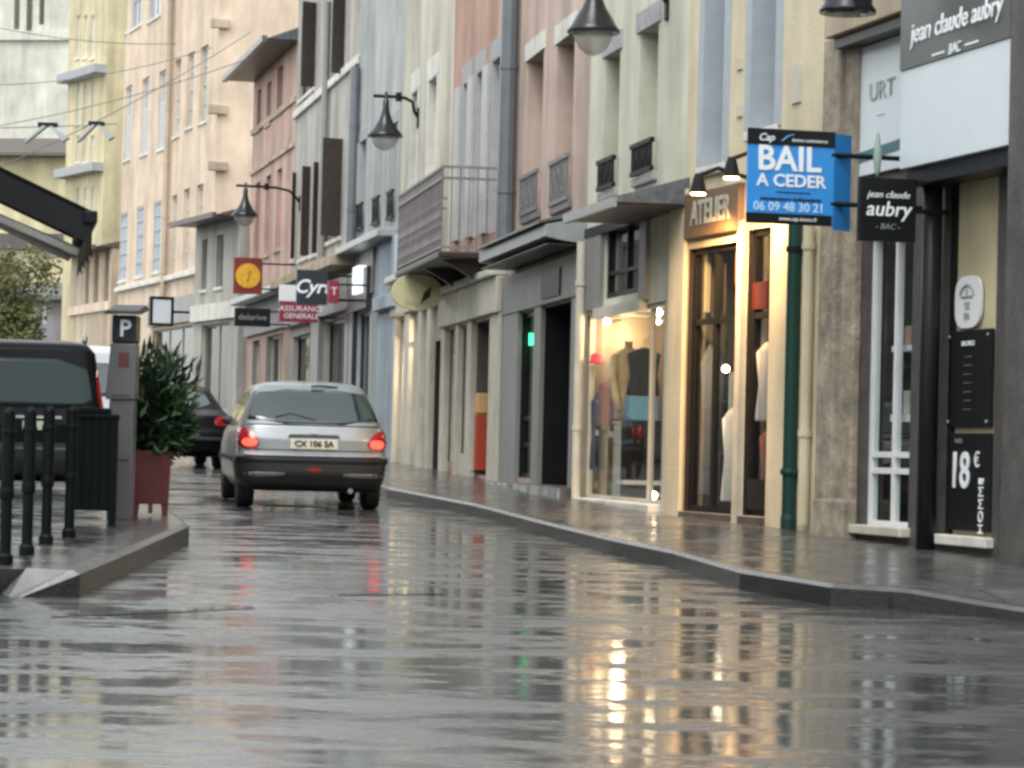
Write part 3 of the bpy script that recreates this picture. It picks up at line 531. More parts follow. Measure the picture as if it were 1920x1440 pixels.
b.pbox('pilaster', 'paleblue', (703, 737, 455, 860), -.12, .003, bevel=.02); x0, x1, z0, z1 = b.O(703, 737, 560, 585, -.2); b.box('capital', 'paleblue', x0 - .15, x1 + .05, -.24, -.122, z0, z1, bevel=.02)
b.pbox('upper_panel', 'greyshop', (664, 698, 480, 560), -.05, .003)
pipe(b, 662, 130, 470, 'pipeblue', .1, .12)
b.finish()

# taupe house with brown shutters -------------------------------------------
b = R8 = Bld('taupe_house', 'taupe grey house with tall dark brown shutters', (-5.25, 69), (-3.2, 58.62), 11.6, M['taupe'])
for q in ((563, 591, 38, 190), (622, 646, 5, 160), (563, 580, 325, 488), (603, 640, 288, 462), (545, 553, 330, 490), (585, 595, 312, 480)):
    o, e = b.win(q, d=.14, frame='brown', pane='brown', trans=(.33, .66), mull=1, sill='palestone')
    wl = (q[1] - q[0]) / 80.; a_ = Vector((e[1] - .02, -.01)); c_ = a_ + Vector((.12, -wl * .92)); n_ = Vector((.04, .004))
    MB().hull([(*a_, e[2]), (*c_, e[2]), (*(c_ + n_), e[2]), (*(a_ + n_), e[2])], [(*a_, e[3]), (*c_, e[3]), (*(c_ + n_), e[3]), (*(a_ + n_), e[3])]).build('shutter', 'brown', b.root)
b.box('string_course', 'palestone', 0, b.L, -.08, .003, b.P(600, 185)[1], b.P(600, 185)[1] + .18, bevel=.02)
pipe(b, 608, 10, 490, 'greyshop', .08, .11); ledge(b, 'tan', 505, 600, .22, .5); 
_, e1 = b.bay((548, 590, 632, 770), d=.2, frame='darkframe', wall='roomdark', mull=(.5,), depth=1); _, e2 = b.bay((606, 654, 605, 780), d=.2, frame='navyshop', wall='roomdark', mull=(.5,), depth=1)
b.box('navy_panel', 'navyshop', e2[1] + .01, b.L, -.11, .003, -.3, e2[3] + .09); b.box('fascia', 'greyshop', 0, b.L, -.15, .003, e2[3] + .1, e2[3] + .8, bevel=.02); b.box('pilaster', 'greyshop', e1[1] + .05, e2[0] - .05, -.12, .003, -.3, e2[3] + .09)
b.finish(over=.7)

# rose house with the slate eaves --------------------------------------------
hh = 0
b = R9 = Bld('rose_house', 'rose pink house with a low slate eave between the peach and taupe houses', (-6.98, 77), (-5.25, 69.02), 9.6, M['pink9'])
b.h = b.P(465, 142, -.3)[1]
for q in ((482, 489, 172, 246), (500, 508, 158, 236), (519, 530, 130, 216), (478, 486, 345, 490), (497, 506, 332, 480), (517, 527, 320, 470)):
    b.win(q, d=.2, frame='pink9', sill='tan', trans=(.5,))
b.box('string_course', 'tan', 0, b.L, -.06, .003, b.P(470, 258)[1], b.P(470, 258)[1] + .14); b.box('string_course', 'tan', 0, b.L, -.06, .003, b.P(470, 332)[1] , b.P(470, 332)[1] + .1)
b.rev = 'greyshop'
_, e1 = b.bay((472, 486, 640, 770), d=.2, frame='beige', wall='room', depth=1); _, e2 = b.bay((498, 530, 632, 770), d=.2, frame='beige', wall='roomdark', depth=1, mull=(.5,))
ledge(b, 'zinc', 548, 500, .15, .5); b.box('fascia', 'greystone', 0, b.L, -.1, .003, e2[3] + .12, e2[3] + .9)
b.finish(over=.75, rh=1.9)
b = Bld('passage_house', 'low grey house with a dark tiled eave in the gap beside the peach house', (-9.0, 82.5), (-7.35, 78.2), 5, M['taupe'], D=5)
b.h = b.P(380, 415, -.4)[1]
b.win((378, 388, 450, 545), d=.2, frame='greyshop', sill='palestone'); b.win((405, 418, 442, 540), d=.2, frame='greyshop', sill='palestone')
_, e = b.bay((375, 428, 610, 770), d=.2, frame='greyshop', wall='room', depth=1, mull=(.5,)); b.box('fascia', 'palestone', 0, b.L, -.12, .003, e[3] + .1, e[3] + .55)
b.finish('tile', over=.7, rh=1.0)

# peach house ------------------------------------------------------------------
b = R10 = Bld('peach_house', 'tall peach house with rows of shuttered windows and brown downpipe', (-13.3, 98.5), (-8.75, 85), 17, M['peach'], D=12)
for q in ((326, 338, 115, 258), (350, 363, 102, 242), (375, 389, 90, 232), (320, 330, 368, 520), (343, 354, 356, 510), (367, 380, 348, 500)):
    b.win(q, d=.16, frame='beige', pane='shutgrey', sill='palestone', trans=(.25, .5, .75))
for q in ((234, 246, 165, 302), (265, 278, 150, 292), (297, 310, 136, 282)):
    b.win(q, d=.14, frame='winframe', pane='paneLight', sill='palestone', trans=(.6,)); x0, x1, z0, z1 = b.ops[-1][:4]; b.box('shutter', 'shutgrey', x0 + .03, x1 - .03, .02, .06, z0 + .02, z0 + (z1 - z0) * .58)
for q in ((224, 238, 402, 528), (255, 268, 390, 520), (287, 301, 380, 512)): b.win(q, d=.08, frame='bluegrey', pane='bluegrey', sill='palestone', trans=(.2, .4, .6, .8))
for q in ((222, 239, -60, 72), (246, 266, -75, 58), (279, 302, -90, 42)): b.win(q, d=.14, frame='bluegrey', pane='paneLight', sill='palestone', trans=(.4,))
pipe(b, 314, -80, 560, 'tan', .09, .14); ledge(b, 'palestone', 540, 250, .16, .16, name='string_course')
_, e = b.bay((285, 360, 620, 720), d=.2, frame='greyshop', wall='room', depth=1.2, mull=(.33, .66)); b.box('fascia', 'greyshop', b.P(285, 600)[0], b.L - .5, -.15, .003, e[3] + .1, e[3] + .9)
for q in ((412, 45), (407, 206), (407, 312)):
    y, z = b.Q(*q, b.L); MB().box(b.L - .004, b.L + .16, y - .28, y + .28, z - .14, z + .14).build('wall_vent', 'tan', b.root, bevel=.03)
b.finish()
b = Bld('tan_house', 'low tan house with three narrow openings and a dark tiled roof', (-16.2, 107), (-13.9, 101), 6, M['tan'], D=6)
b.h = b.P(200, 462, -.3)[1]
for q in ((160, 167, 485, 570), (176, 184, 478, 568), (196, 204, 472, 566)): b.win(q, d=.2, frame='darkwood', trans=(), mull=0)
b.box('string_course', 'peach', 0, b.L, -.1, .003, b.P(180, 585)[1], b.P(180, 585)[1] + .3); b.finish('tile', over=.6, rh=1.0)
b = Bld('ochre_tower_house', 'narrow pale yellow house with stone ledges rising behind the tan house', (-18.2, 118), (-16.1, 114), 21, M['ochre'], D=7)
for yy in ((150, 235), (255, 305), (352, 420), (30, 110)):
    for px in ((143, 149), (156, 163), (170, 177)): b.win((*px, *yy), d=.12, frame='palestone', pane='cream', trans=(.3, .6), sill='palestone')
for yy in (140, 322): ledge(b, 'greystone', yy, 160, .35, .5, name='ledge')
b.finish()
b = Bld('church_tower', 'tall pale grey church tower with narrow dark arched openings', (-35, 162), (-24.2, 160), 29, M['church'], z0=rz(160))
for q in ((27, 38, -60, 55), (50, 62, -60, 62), (74, 84, -60, 46)): b.win(q, d=.8, frame='church', pane='paneDark', trans=(), mull=0, fw_=.12)
ledge(b, 'church', 75, 60, .5, .25, name='string_course'); b.finish()
b = Bld('square_house', 'plain yellow house with a dark overhanging eave in front of the tower', (-32, 142), (-20.9, 139.6), 13, M['ochre'], z0=rz(140))
b.h = b.P(60, 290, -.8)[1]; z = b.P(60, 468)[1]; b.box('dark_band', 'darkstone', 0, b.L, -.3, .003, z, z + .75); b.win((30, 46, 490, 560), d=.2); b.finish('tile', over=1.0, rh=1.3)
b = Bld('mauve_house', 'low mauve grey house behind the parked van', (-23.5, 128), (-18.7, 124), 5, M['mauve'], D=5, z0=rz(125))
b.h = b.P(100, 560, -.2)[1]
for q in ((62, 70, 580, 610), (78, 86, 574, 606)): b.win(q, d=.1, pane='red')
b.finish('slate', over=.4, rh=.9)
b = Bld('street_house', 'plain grey house wall carrying the dark awning', (-5.4, 19.5), (-17, 78), 7, M['taupe'], D=6)
for k in range(9):
    for zz in (.6, 4.2): b.win(None, raw=(3 + 6.2 * k, 5.4 + 6.2 * k, zz, zz + 2.2), d=.2)
b.finish()

# street goes on behind the photographer: unseen houses, put in to block low sky
for nm, lb, A_, B_, hh in (('street_house', 'long unseen taupe house row lining the street on the side of the bollards, before the awning', (-9.5, -60), (-8.5, 8), 10), ('street_house', 'unseen plain yellow house row continuing the shops behind the photographer', (9, 14), (11, -60), 10), ('street_house', 'unseen plain grey house closing the street behind the photographer', (14, -62), (-14, -62), 14)):
    if lb.startswith('long'): A_, B_ = A_, B_
    b = Bld(nm, lb, A_, B_, hh, M['taupe'], D=6, z0=rz(-60))
    for k in range(int(b.L / 4) - 1):
        for zz in (1.2, 4.6): b.win(None, raw=(2 + 4 * k, 3.4 + 4 * k, zz, zz + 2), d=.2)
    b.finish()

# ------------------------------------------------------------------ things in the lit shop window of the lime house
b, e = S3
def inwin(px, py, dx): y, z = b.Q(px, py, e[0] + dx); return b.wld(e[0] + dx, y, z), y
zf = e[2]
def free(name, label, cat, px, pyb, dx, group=None):
    p, _ = inwin(px, pyb, dx); return empty(name, p, b.rot + pi / 2, label, cat, group)
p, y = inwin(1172, 925, .55); pd = empty('plinth', (p.x, p.y, b.wld(0, 0, zf).z), b.rot + pi / 2, 'beige cylindrical plinth under the cream coat in the lit shop window', 'plinth')
p2, _ = inwin(1172, 790, .55); hp = p2.z - pd.location.z
MB().lathe([(.15, 0), (.15, hp - .03), (.165, hp - .03), (.165, hp)], (0, 0, 0), 20).build('column', 'beige', pd)
t = empty('mannequin', (p.x, p.y, pd.location.z + hp), b.rot + pi / 2 + .3, 'headless mannequin in a cream coat on the plinth in the lit window', 'mannequin')
coat = mat('cream cloth', (.62, .48, .28), .85, var=.2, scale=9, bump=.5, bscale=12)
MB().lathe([(.06, .0), (.17, .02), (.155, .18), (.125, .38), (.15, .56), (.185, .72), (.16, .8), (.07, .85)], (0, 0, 0), 18, 1, .62).build('coat', coat, t, smooth=True)
sv = MB()
for s_ in (-1, 1): sv.tube([(.16 * s_, 0, .76), (.22 * s_, -.01, .55), (.2 * s_, -.06, .3), (.17 * s_, -.1, .12)], [.06, .058, .05, .045], 10)
sv.build('sleeve', coat, t, smooth=True); MB().lathe([(.05, .84), (.045, .9), (.05, .93)], (0, 0, 0), 12).build('neck', 'beige', t)
def rack_coat(px, py, pyb, dx, m, label, wd=.2):
    p, _ = inwin(px, py, dx); q, _ = inwin(px, pyb, dx); hgt = p.z - q.z; r = empty('hanging_coat', q, b.rot + pi / 2, label, 'coat', 'clothes in the lit shop window')
    MB().lathe([(wd * .95, 0), (wd, .02), (wd * .8, hgt * .45), (wd, hgt * .86), (wd * .5, hgt * .96), (.03, hgt)], (0, 0, 0), 16, 1, .45).build('coat', m, r, smooth=True)
    MB().tube([(0, 0, hgt - .02), (0, 0, hgt + .08), (.03, 0, hgt + .11), (.05, 0, hgt + .08)], .006, 5).build('hanger_hook', 'zinc', r)
rack_coat(1206, 652, 742, .7, mat('black cloth', (.015, .016, .02), .9, bump=.5, bscale=15), 'black coat hanging above the pale blue box in the lit window', .2)
rack_coat(1119, 735, 880, .14, mat('dark blue cloth', (.03, .04, .07), .9, bump=.5, bscale=15), 'dark blue coat hanging below the red hat in the lit window', .09)
rack_coat(1140, 712, 800, .3, mat('dusky rose cloth', (.22, .06, .06), .9, bump=.5, bscale=15), 'dusky rose jacket hanging beside the cream coat in the lit window', .13)
p, _ = inwin(1203, 766, .9); o = MB().box(-.17, .17, -.12, .12, -.14, .14).build('box', mat('pale blue card', (.16, .42, .62), .5), bevel=.01); o.location = p; o.rotation_euler = (0, 0, b.rot + pi / 2); tag(o, 'pale blue box on the dark stand in the lit shop window', 'box')
q, _ = inwin(1203, 790, .9); g = empty('display_cabinet', (p.x, p.y, b.wld(0, 0, zf).z), b.rot + pi / 2, 'dark cabinet under the pale blue box in the lit shop window', 'cabinet'); hq = p.z - .14 - g.location.z
MB().box(-.2, .2, -.15, .15, .06, hq).build('body', 'darkframe', g, bevel=.01); MB().box(-.24, .24, -.18, .18, hq * .2, hq * .2 + .05).build('shelf', 'white', g); MB().box(-.18, .18, -.13, .13, 0, .058).build('base', 'darkwood', g)
p, _ = inwin(1118, 678, .17); o = MB().lathe([(.02, .10), (.06, .08), (.075, 0), (.105, -.01), (.105, -.02), (.02, -.02)], (0, 0, 0), 18).build('hat', mat('red felt', (.45, .03, .05), .8), smooth=True); o.location = p; tag(o, 'red felt hat hung high in the lit shop window', 'hat')
for k, (px, py, dx, lb) in enumerate(((1121, 600, .35, 'warm lamp glowing high by the cream drainpipe in the shop window'), (1231, 578, 2.9, 'bright lamp glowing at the top of the lit window beside the yellow house'), (1232, 603, 2.9, 'small lamp just below the bright one in the lit window'), (1225, 936, 2.7, 'lamp shining at floor level in the lit shop window'))):
    y, z = b.Q(px, py, e[0] + dx); y = max(y, .16); z = min(max(z, e[2] + .09), e[3] - .08); g = empty('window_lamp', b.wld(e[0] + dx, y, z), b.rot, lb, 'lamp', 'lamps in the lit shop window')
    MB().ball((0, 0, 0), .042 if k != 2 else .028, 8).build('bulb', mat('bulb %d' % k, (1, .76, .48), emit=16), g, smooth=True); MB().tube([(0, .04, .0), (0, .16, .03)], .02, 6).build('fitting', 'zinc', g)
    if k in (0, 1, 3):
        l = bpy.data.lights.new('lamp', 'POINT'); l.energy = 13 if k < 2 else 6; l.color = (1, .7, .4); l.shadow_soft_size = .06; lo = bpy.data.objects.new('lamp', l); C.objects.link(lo); lo.parent = g; lo.location = (-.1, .25, -.15 if k < 2 else .2)
# dim goods behind the panes of the yellow house
b = R2
for k, (px, pt, pb, dx, bay, m, lb) in enumerate((
    (1335, 640, 930, .25, eA, mat('grey cloth', (.12, .12, .13), .9), 'long grey coat hanging in the yellow house window nearest the yellow corner pillar'), (1318, 760, 940, .9, eA, mat('light cloth', (.4, .42, .44), .9), 'pale grey coat low in the window of the yellow house'),
    (1420, 640, 790, .12, eB, mat('silver cloth', (.35, .33, .33), .9), 'silver grey jacket in the narrow window beside the green post'), (1425, 800, 950, .25, eB, mat('wine cloth', (.10, .025, .02), .9), 'wine red coat low in the narrow window beside the green post'))):
    y0_, z1_ = b.Q(px, pt, bay[0] + dx); _, z0_ = b.Q(px, pb, bay[0] + dx); r = empty('hanging_coat', b.wld(bay[0] + dx, max(y0_, .2), z0_), b.rot + pi / 2, lb, 'coat', 'clothes in the yellow house windows'); hgt = z1_ - z0_
    MB().lathe([(.13, 0), (.14, .02), (.11, hgt * .45), (.14, hgt * .86), (.07, hgt * .96), (.03, hgt)], (0, 0, 0), 14, 1, .45).build('coat', m, r, smooth=True); MB().tube([(0, 0, hgt - .02), (0, 0, hgt + .1)], .006, 5).build('hanger_hook', 'zinc', r)
y, z = b.Q(1318, 690, eA[0] + .6); g = empty('window_lamp', b.wld(eA[0] + .6, max(y, .2), z), b.rot, 'small lamp glowing in the window of the yellow house', 'lamp', 'lamps in the yellow house windows'); MB().ball((0, 0, 0), .035, 8).build('bulb', mat('bulb', (1, .85, .6), emit=20), g, smooth=True); MB().tube([(0, 0, .03), (0, 0, .3)], .008, 5).build('flex', 'iron', g)

def hung(name, label, cat, px, bay, dx, m, th=.03):          # a flat thing hung across a window, on the plane x
    x = bay[0] + dx; ya, z1 = b.Q(px[0], px[2], x); yb, z0 = b.Q(px[1], px[3], x); ya = max(ya, .13); yb = max(yb, ya + .06)
    r = empty(name, b.wld(x, (ya + yb) / 2, z0), b.rot + pi / 2, label, cat); W = yb - ya; u = MB(); n = 7
    for k in range(n): u.box(-W / 2 + W * k / n, -W / 2 + W * (k + 1) / n - .002, -th / 2 + .012 * (k % 2), th / 2 + .012 * (k % 2), 0, z1 - z0)
    u.build('cloth', m, r); MB().tube([(-W / 2 - .02, 0, z1 - z0 + .01), (W / 2 + .02, 0, z1 - z0 + .01)], .01, 6).build('rod', 'zinc', r)
hung('curtain', 'cream curtain high in the yellow house window beside the corner pillar', 'curtain', (1295, 1320, 468, 585), eA, .12, mat('cream curtain cloth', (.45, .39, .29), .9))
hung('curtain', 'brown curtain high in the yellow house window next to the cream curtain', 'curtain', (1322, 1344, 482, 588), eA, .55, mat('brown curtain cloth', (.2, .14, .11), .9))
hung('banner', 'slim red and grey banner high beside the pale door post', 'banner', (1362, 1374, 458, 530), eA, 1.0, mat('faded red cloth', (.35, .08, .07), .8))
hung('scarf', 'silver blue scarf hanging below the lamp in the yellow house window', 'scarf', (1348, 1376, 700, 770), eA, .9, mat('silver blue cloth', (.30, .36, .40), .8))
hung('blanket', 'pale blue blanket hung low in the yellow house window', 'blanket', (1312, 1336, 850, 945), eA, .5, mat('pale blue cloth', (.26, .31, .34), .8))
hung('curtain', 'made-up grey curtain painting a reflection below the red sticker beside the green post', 'curtain', (1400, 1440, 592, 680), eB, .05, mat('grey reflection cloth', (.24, .23, .22), .9))  # made-up curtain that paints a grey reflection in the pane
# ------------------------------------------------------------------ projecting signs
def sign(b, name, label, px, Y, m, th=.08, rim=None, arm=True, turn=0., cat='sign'):
    x0, x1, y0, y1 = px; c = at((x0 + x1) / 2, (y0 + y1) / 2, Y); k = Y / F; W, Hh = (x1 - x0) * k, (y1 - y0) * k
    r = empty(name, c, b.rot + pi / 2 + turn, label, cat); d = -b.loc(c).y
    o = MB().box(-W / 2, W / 2, 0, th, -Hh / 2, Hh / 2).build('panel', m, r, bevel=.006)
    if rim:
        f = MB(); t = rim[1]; f.box(-W / 2 - .002, W / 2 + .002, -.012, th + .012, Hh / 2 - t, Hh / 2 + .002); f.box(-W / 2 - .002, W / 2 + .002, -.012, th + .012, -Hh / 2 - .002, -Hh / 2 + t)
        f.box(-W / 2 - .002, -W / 2 + t, -.012, th + .012, -Hh / 2 + t, Hh / 2 - t); f.box(W / 2 - t, W / 2 + .002, -.012, th + .012, -Hh / 2 + t, Hh / 2 - t); f.build('rim', rim[0], r)
    if arm:
        for zz in ((Hh * .35, -Hh * .35) if arm is True else arm): MB().tube([(W / 2 - .03, th / 2, zz), (max(d, W / 2 + .05), th / 2, zz)], .022, 6).build('bracket', 'iron', r)
    return r, W, Hh
b = R1
r, W, Hh = sign(b, 'lease_board', 'bright blue board lettered BAIL A CEDER hanging in front of the yellow house', (1397, 1570, 245, 420), 23.9, 'bail', .03, arm=(.2, -.2))
MB().box(-W / 2 - .01, W / 2 - .004, -.008, -.001, Hh * .34, Hh / 2 + .008).build('top_band', 'black', r); MB().box(-W / 2 - .01, W / 2 - .02, -.008, -.001, -Hh / 2 - .008, -Hh * .395).build('bottom_band', 'black', r)
wing = MB().hull([(W / 2 + .002, 0, -Hh / 2 - .03), (W / 2 + .19, .12, -Hh / 2 - .03), (W / 2 + .19, .12, Hh / 2), (W / 2 + .002, 0, Hh / 2)], [(W / 2 + .002, .03, -Hh / 2 - .03), (W / 2 + .19, .15, -Hh / 2 - .03), (W / 2 + .19, .15, Hh / 2), (W / 2 + .002, .03, Hh / 2)]).build('folded_panel', 'bail', r)
text('BAIL', Hh * .37, 'lettering', r, (-W * .03, -.004, Hh * .185), bold=.022, sx=1.0); text('A CÉDER'.replace('É', 'E'), Hh * .185, 'lettering', r, (-W * .0, -.004, -Hh * .045), bold=.02, sx=1.06)
MB().box(-W * .17, W * .22, -.006, .001, -Hh * .168, -Hh * .158).build('rule', 'navy', r); text('entrepreneurs indépendants', Hh * .062, 'navy', r, (0, -.004, -Hh * .235), sx=.98, bold=.01)
text('06 09 48 30 21', Hh * .135, 'palelet', r, (-W * .02, -.004, -Hh * .325), bold=.02, sx=.98); text('Cap', Hh * .11, 'lettering', r, (-W * .3, -.012, Hh * .415), shear=.3, bold=.01)
text('immo-commerce', Hh * .058, 'lettering', r, (W * .2, -.012, Hh * .4), shear=.15); text('www.cap-immo.fr', Hh * .06, 'lettering', r, (W * .08, -.012, -Hh * .45), shear=.2)
MB().tube([(-W * .12, -.010, Hh * .385), (-W * .05, -.010, Hh * .44), (W * .02, -.010, Hh * .46)], .006, 5).build('swoosh', 'bail', r)
b = R1
r, W, Hh = sign(b, 'hanging_sign', 'black square sign with white script hanging beside the blue lease board', (1608, 1722, 333, 453), 23.5, 'black', .06, arm=(Hh * .0,))
text('jean claude', Hh * .15, 'lettering', r, (0, -.004, Hh * .23), shear=.3, sx=1.05); text('aubry', Hh * .33, 'lettering', r, (0, -.004, Hh * .0), shear=.2, bold=.008); text('- BAC -', Hh * .13, 'zinc', r, (0, -.004, -Hh * .27), shear=.2)
fin = MB().lathe([(.006, -.02), (.02, .02), (.035, .12), (.03, .22), (.012, .33), (.002, .37)], (-W * .18, .03, Hh / 2 + .02), 12); fin.build('finial', mat('pale green patina', (.22, .30, .26), .5), r, smooth=True)
b = R5
c = at(783, 548, 45.8); r = empty('oval_sign', c, b.rot + pi / 2, 'pale yellow oval sign with a dark leaf projecting below the balcony', 'sign'); k = 45.8 / F; W, Hh = 98 * k, 70 * k
MB().hull(*oval(W, Hh, 0, .07, 2, 36)).build('panel', mat('pale yellow panel', (.56, .53, .30), .45, var=.12, scale=4), r, bevel=.008)
MB().hull([(.05, -.008, -.18), (.1, -.008, .0), (.22, -.008, .1), (.2, -.008, -.06)], [(.05, .001, -.18), (.1, .001, .0), (.22, .001, .1), (.2, .001, -.06)]).build('leaf', 'darkwood', r)
MB().tube([(W / 2 - .05, .03, .05), (-b.loc(c).y + .02, .03, .05)], .03, 6).tube([(W / 2 + .05, .03, .05), (W / 2 + .4, .03, -.22), (W / 2 + .65, .03, -.02), (W / 2 + .5, .03, .12)], .022, 6).build('bracket', 'iron', r)
tx = [text('GALERIE', .13, 'beige', r, (0, -.004, -Hh * .28), shear=.1)]
r, W, Hh = sign(R7, 'square_sign', 'dark navy square sign with white script on the far houses', (556, 614, 506, 571), 57.5, 'navy', .1)
text('Cyrt', Hh * .55, 'lettering', r, (0, -.006, 0), shear=.3, bold=.02)
r, W, Hh = sign(R8, 'bank_sign', 'crimson sign with a white upper panel below the navy square sign', (524, 597, 535, 604), 61, 'red', .12)
MB().box(-W / 2 - .004, W * .0, -.012, .132, Hh * .06, Hh / 2 + .004).build('white_panel', 'white', r); text('ASSURANCE', Hh * .2, 'mauve' if 0 else 'lettering', r, (W * .06, -.006, -Hh * .14), sx=1.1, shear=.1); text('GENERALE', Hh * .2, 'lettering', r, (W * .06, -.006, -Hh * .34), sx=1.0, shear=.1)
r, W, Hh = sign(R7, 'box_sign', 'narrow red box sign to the right of the navy square sign', (617, 636, 526, 567), 56, 'red', .35)
text('TABAC'[0:1], Hh * .5, 'lettering', r, (0, -.006, 0))
dkr = mat('dark red panel', (.20, .025, .015), .4)
r, W, Hh = sign(R8, 'disc_sign', 'dark red square sign with a yellow disc', (438, 492, 483, 551), 68, dkr, .12)
MB().hull(*oval(W * .86, W * .86, -.02, .001, 2, 28)).build('disc', mat('yellow disc', (.78, .42, .03), .4, var=.25, scale=9), r); MB().tube([(-.03, -.024, -.14), (.02, -.024, .0), (.0, -.024, .06), (.06, -.024, .13)], .02, 5).build('emblem', mat('orange line', (.5, .2, .02), .5), r)
r, W, Hh = sign(R8, 'name_sign', 'black oblong sign with grey lettering below the yellow disc', (440, 507, 578, 612), 67.5, 'black', .1); text('delarive', Hh * .46, 'zinc', r, (0, -.006, 0), sx=1.1)
r, W, Hh = sign(R10, 'light_box', 'white light box sign with a dark rim on the peach house', (281, 326, 556, 611), 84, 'signwhite', .2, rim=('darkframe', .08), arm=False)
MB().tube([(W / 2 - .02, .1, 0), (W / 2 + 1.6, .1, 0)], .04, 6).build('bracket', 'iron', r)
ws_ = R7.pbox('lit_panel', mat('lit white panel', (.9, .95, 1), emit=.35), (661, 673, 502, 553), -.2, -.06)

# ------------------------------------------------------------------ wall lamps
BOWL = mat('clear lamp bowl', (.42, .42, .39), .2, spec=.6); BOWL.node_tree.nodes['Principled BSDF'].inputs['Alpha'].default_value = .5
def wall_lamp(b, px, py, Y, label, D=.62, bowl=True):
    c = at(px, py, Y); l = b.loc(c); arm = -l.y; r = empty('wall_lamp', b.wld(l.x, 0, l.z), b.rot, label, 'street lamp', 'bell shaped street lamps on wall arms'); z1 = .62 * D / .62; R_ = D / 2
    pts = [(0, -.0, z1 - .28), (0, -.08, z1 - .16), (0, -arm * .2, z1 + .0), (0, -arm * .42, z1 + .06), (0, -arm * .75, z1 + .075), (0, -arm - .22, z1 + .075)]
    MB().tube(pts, .03, 8).tube([(0, -arm * .62, z1 - .0), (0, -arm * .62, z1 + .15)], .055, 8).box(-.06, .06, -.03, .001, z1 - .45, z1 - .1).build('bracket', 'iron', r)
    MB().lathe([(.012, z1 + .16), (.03, z1 + .13), (.03, z1 + .03), (.055, z1 + .01), (.06, z1 - .15), (.085, z1 - .25), (.13, z1 - .36), (.2, z1 - .47), (R_ - .03, z1 - .56), (R_, z1 - .60), (R_, z1 - .63), (R_ - .05, z1 - .62)], (0, -arm, 0), 28).build('shade', 'lampblack', r, smooth=True)
    if not bowl: MB().lathe([(R_ - .06, z1 - .625), (R_ - .08, z1 - .64), (.01, z1 - .645)], (0, -arm, 0), 24).build('lens', 'paneDark', r)
    else: MB().lathe([(R_ - .07, z1 - .625), (R_ - .085, z1 - .70), (R_ - .13, z1 - .79), (.08, z1 - .85), (.01, z1 - .87)], (0, -arm, 0), 28).build('bowl', BOWL, r, smooth=True)
wall_lamp(R3, 1113, 50, 30.8, 'bell street lamp hanging in front of the pink and lime houses', .56)
wall_lamp(R6, 722, 256, 50.5, 'bell street lamp above the balcony and the yellow oval sign')
wall_lamp(R8, 459, 405, 67.5, 'bell street lamp above the sign with the yellow disc')
wall_lamp(R1, 1590, -14, 23.6, 'bell street lamp over the blue lease board, only its rim in view', .46, False)

# ------------------------------------------------------------------ overhead cables and suspended luminaires
def cable(a, c, sag, label):
    a, c = Vector(a), Vector(c); pts = [a.lerp(c, t / 12) - Vector((0, 0, sag * 4 * (t / 12) * (1 - t / 12))) for t in range(13)]
    tag(MB().tube(pts, .013, 5).build('overhead_cable', 'cablegrey'), label, 'cable', 'thin cables across the street')
cable(at(-60, 245, 74), at(545, 80, 72), .25, 'cable slanting up to the eave of the rose house')
cable(at(-60, 40, 80), at(330, 82, 90), .2, 'cable crossing the top of the pale tower to the peach house')
cable(at(-60, 160, 80), at(400, 88, 86), .3, 'cable from the pale tower to the corner of the peach house')
cable(at(-40, 330, 66), at(470, 60, 78), .2, 'cable rising steeply in front of the peach house')
cable(at(-60, 240, 60), at(220, 232, 60), .02, 'cable carrying the two suspended street luminaires')
def luminaire(px, py, Y, s, label):
    c = at(px, py, Y); r = empty('suspended_luminaire', c, 0, label, 'street lamp', 'luminaires slung over the street')
    MB().box(-.2 * s, .3 * s, -.07, .07, .0, .09).build('housing', 'darkframe', r, bevel=.01); u = MB()
    u.hull([(-.55 * s, -.12, -.34), (-.5 * s, -.12, -.35), (.02 * s, -.12, .0), (-.06 * s, -.12, .02)], [(-.55 * s, .12, -.34), (-.5 * s, .12, -.35), (.02 * s, .12, .0), (-.06 * s, .12, .02)])
    u.hull([(.1 * s, -.12, .02), (.2 * s, -.12, .0), (.62 * s, -.12, -.22), (.45 * s, -.12, -.3)], [(.1 * s, .12, .02), (.2 * s, .12, .0), (.62 * s, .12, -.22), (.45 * s, .12, -.3)]); u.build('reflector', 'zinc', r)
luminaire(86, 238, 60, .8, 'grey winged luminaire slung over the street in front of the tower'); luminaire(178, 236, 60, .65, 'smaller winged luminaire slung in front of the pale yellow house')

# ------------------------------------------------------------------ awning
aw = empty('awning', (-4.6, 22.6, rz(22.6, .16) + 2.6), 0, 'black café awning with hanging valance reaching in over the street', 'awning'); L0 = aw.location
def aq(px, py, Y): return at(px, py, Y) - L0
Yn, Yf = 22.0, 25.0; sl = []
for (px, py) in ((-150, 240), (172, 395)):
    a = at(px, py, Yn) - L0; sl.append((a, a + Vector((-.18 * (Yf - Yn), Yf - Yn, 0))))
dz = Vector((0, 0, .03)); (a0, f0), (a1, f1) = sl
MB().hull([a0, f0, f1, a1], [a0 - dz, f0 - dz, f1 - dz, a1 - dz]).build('canopy', mat('black awning cloth', (.008, .009, .010), .9, spec=.1, bump=.3, bscale=12), aw)
d22 = Vector((0, 0, .25)); MB().hull([a0 - dz * 1.2, a1 - dz * 1.2, a1 - d22, a0 - d22], [p + Vector((-.003, .02, 0)) for p in (a0 - dz * 1.2, a1 - dz * 1.2, a1 - d22, a0 - d22)]).build('side_valance', M['black'], aw)
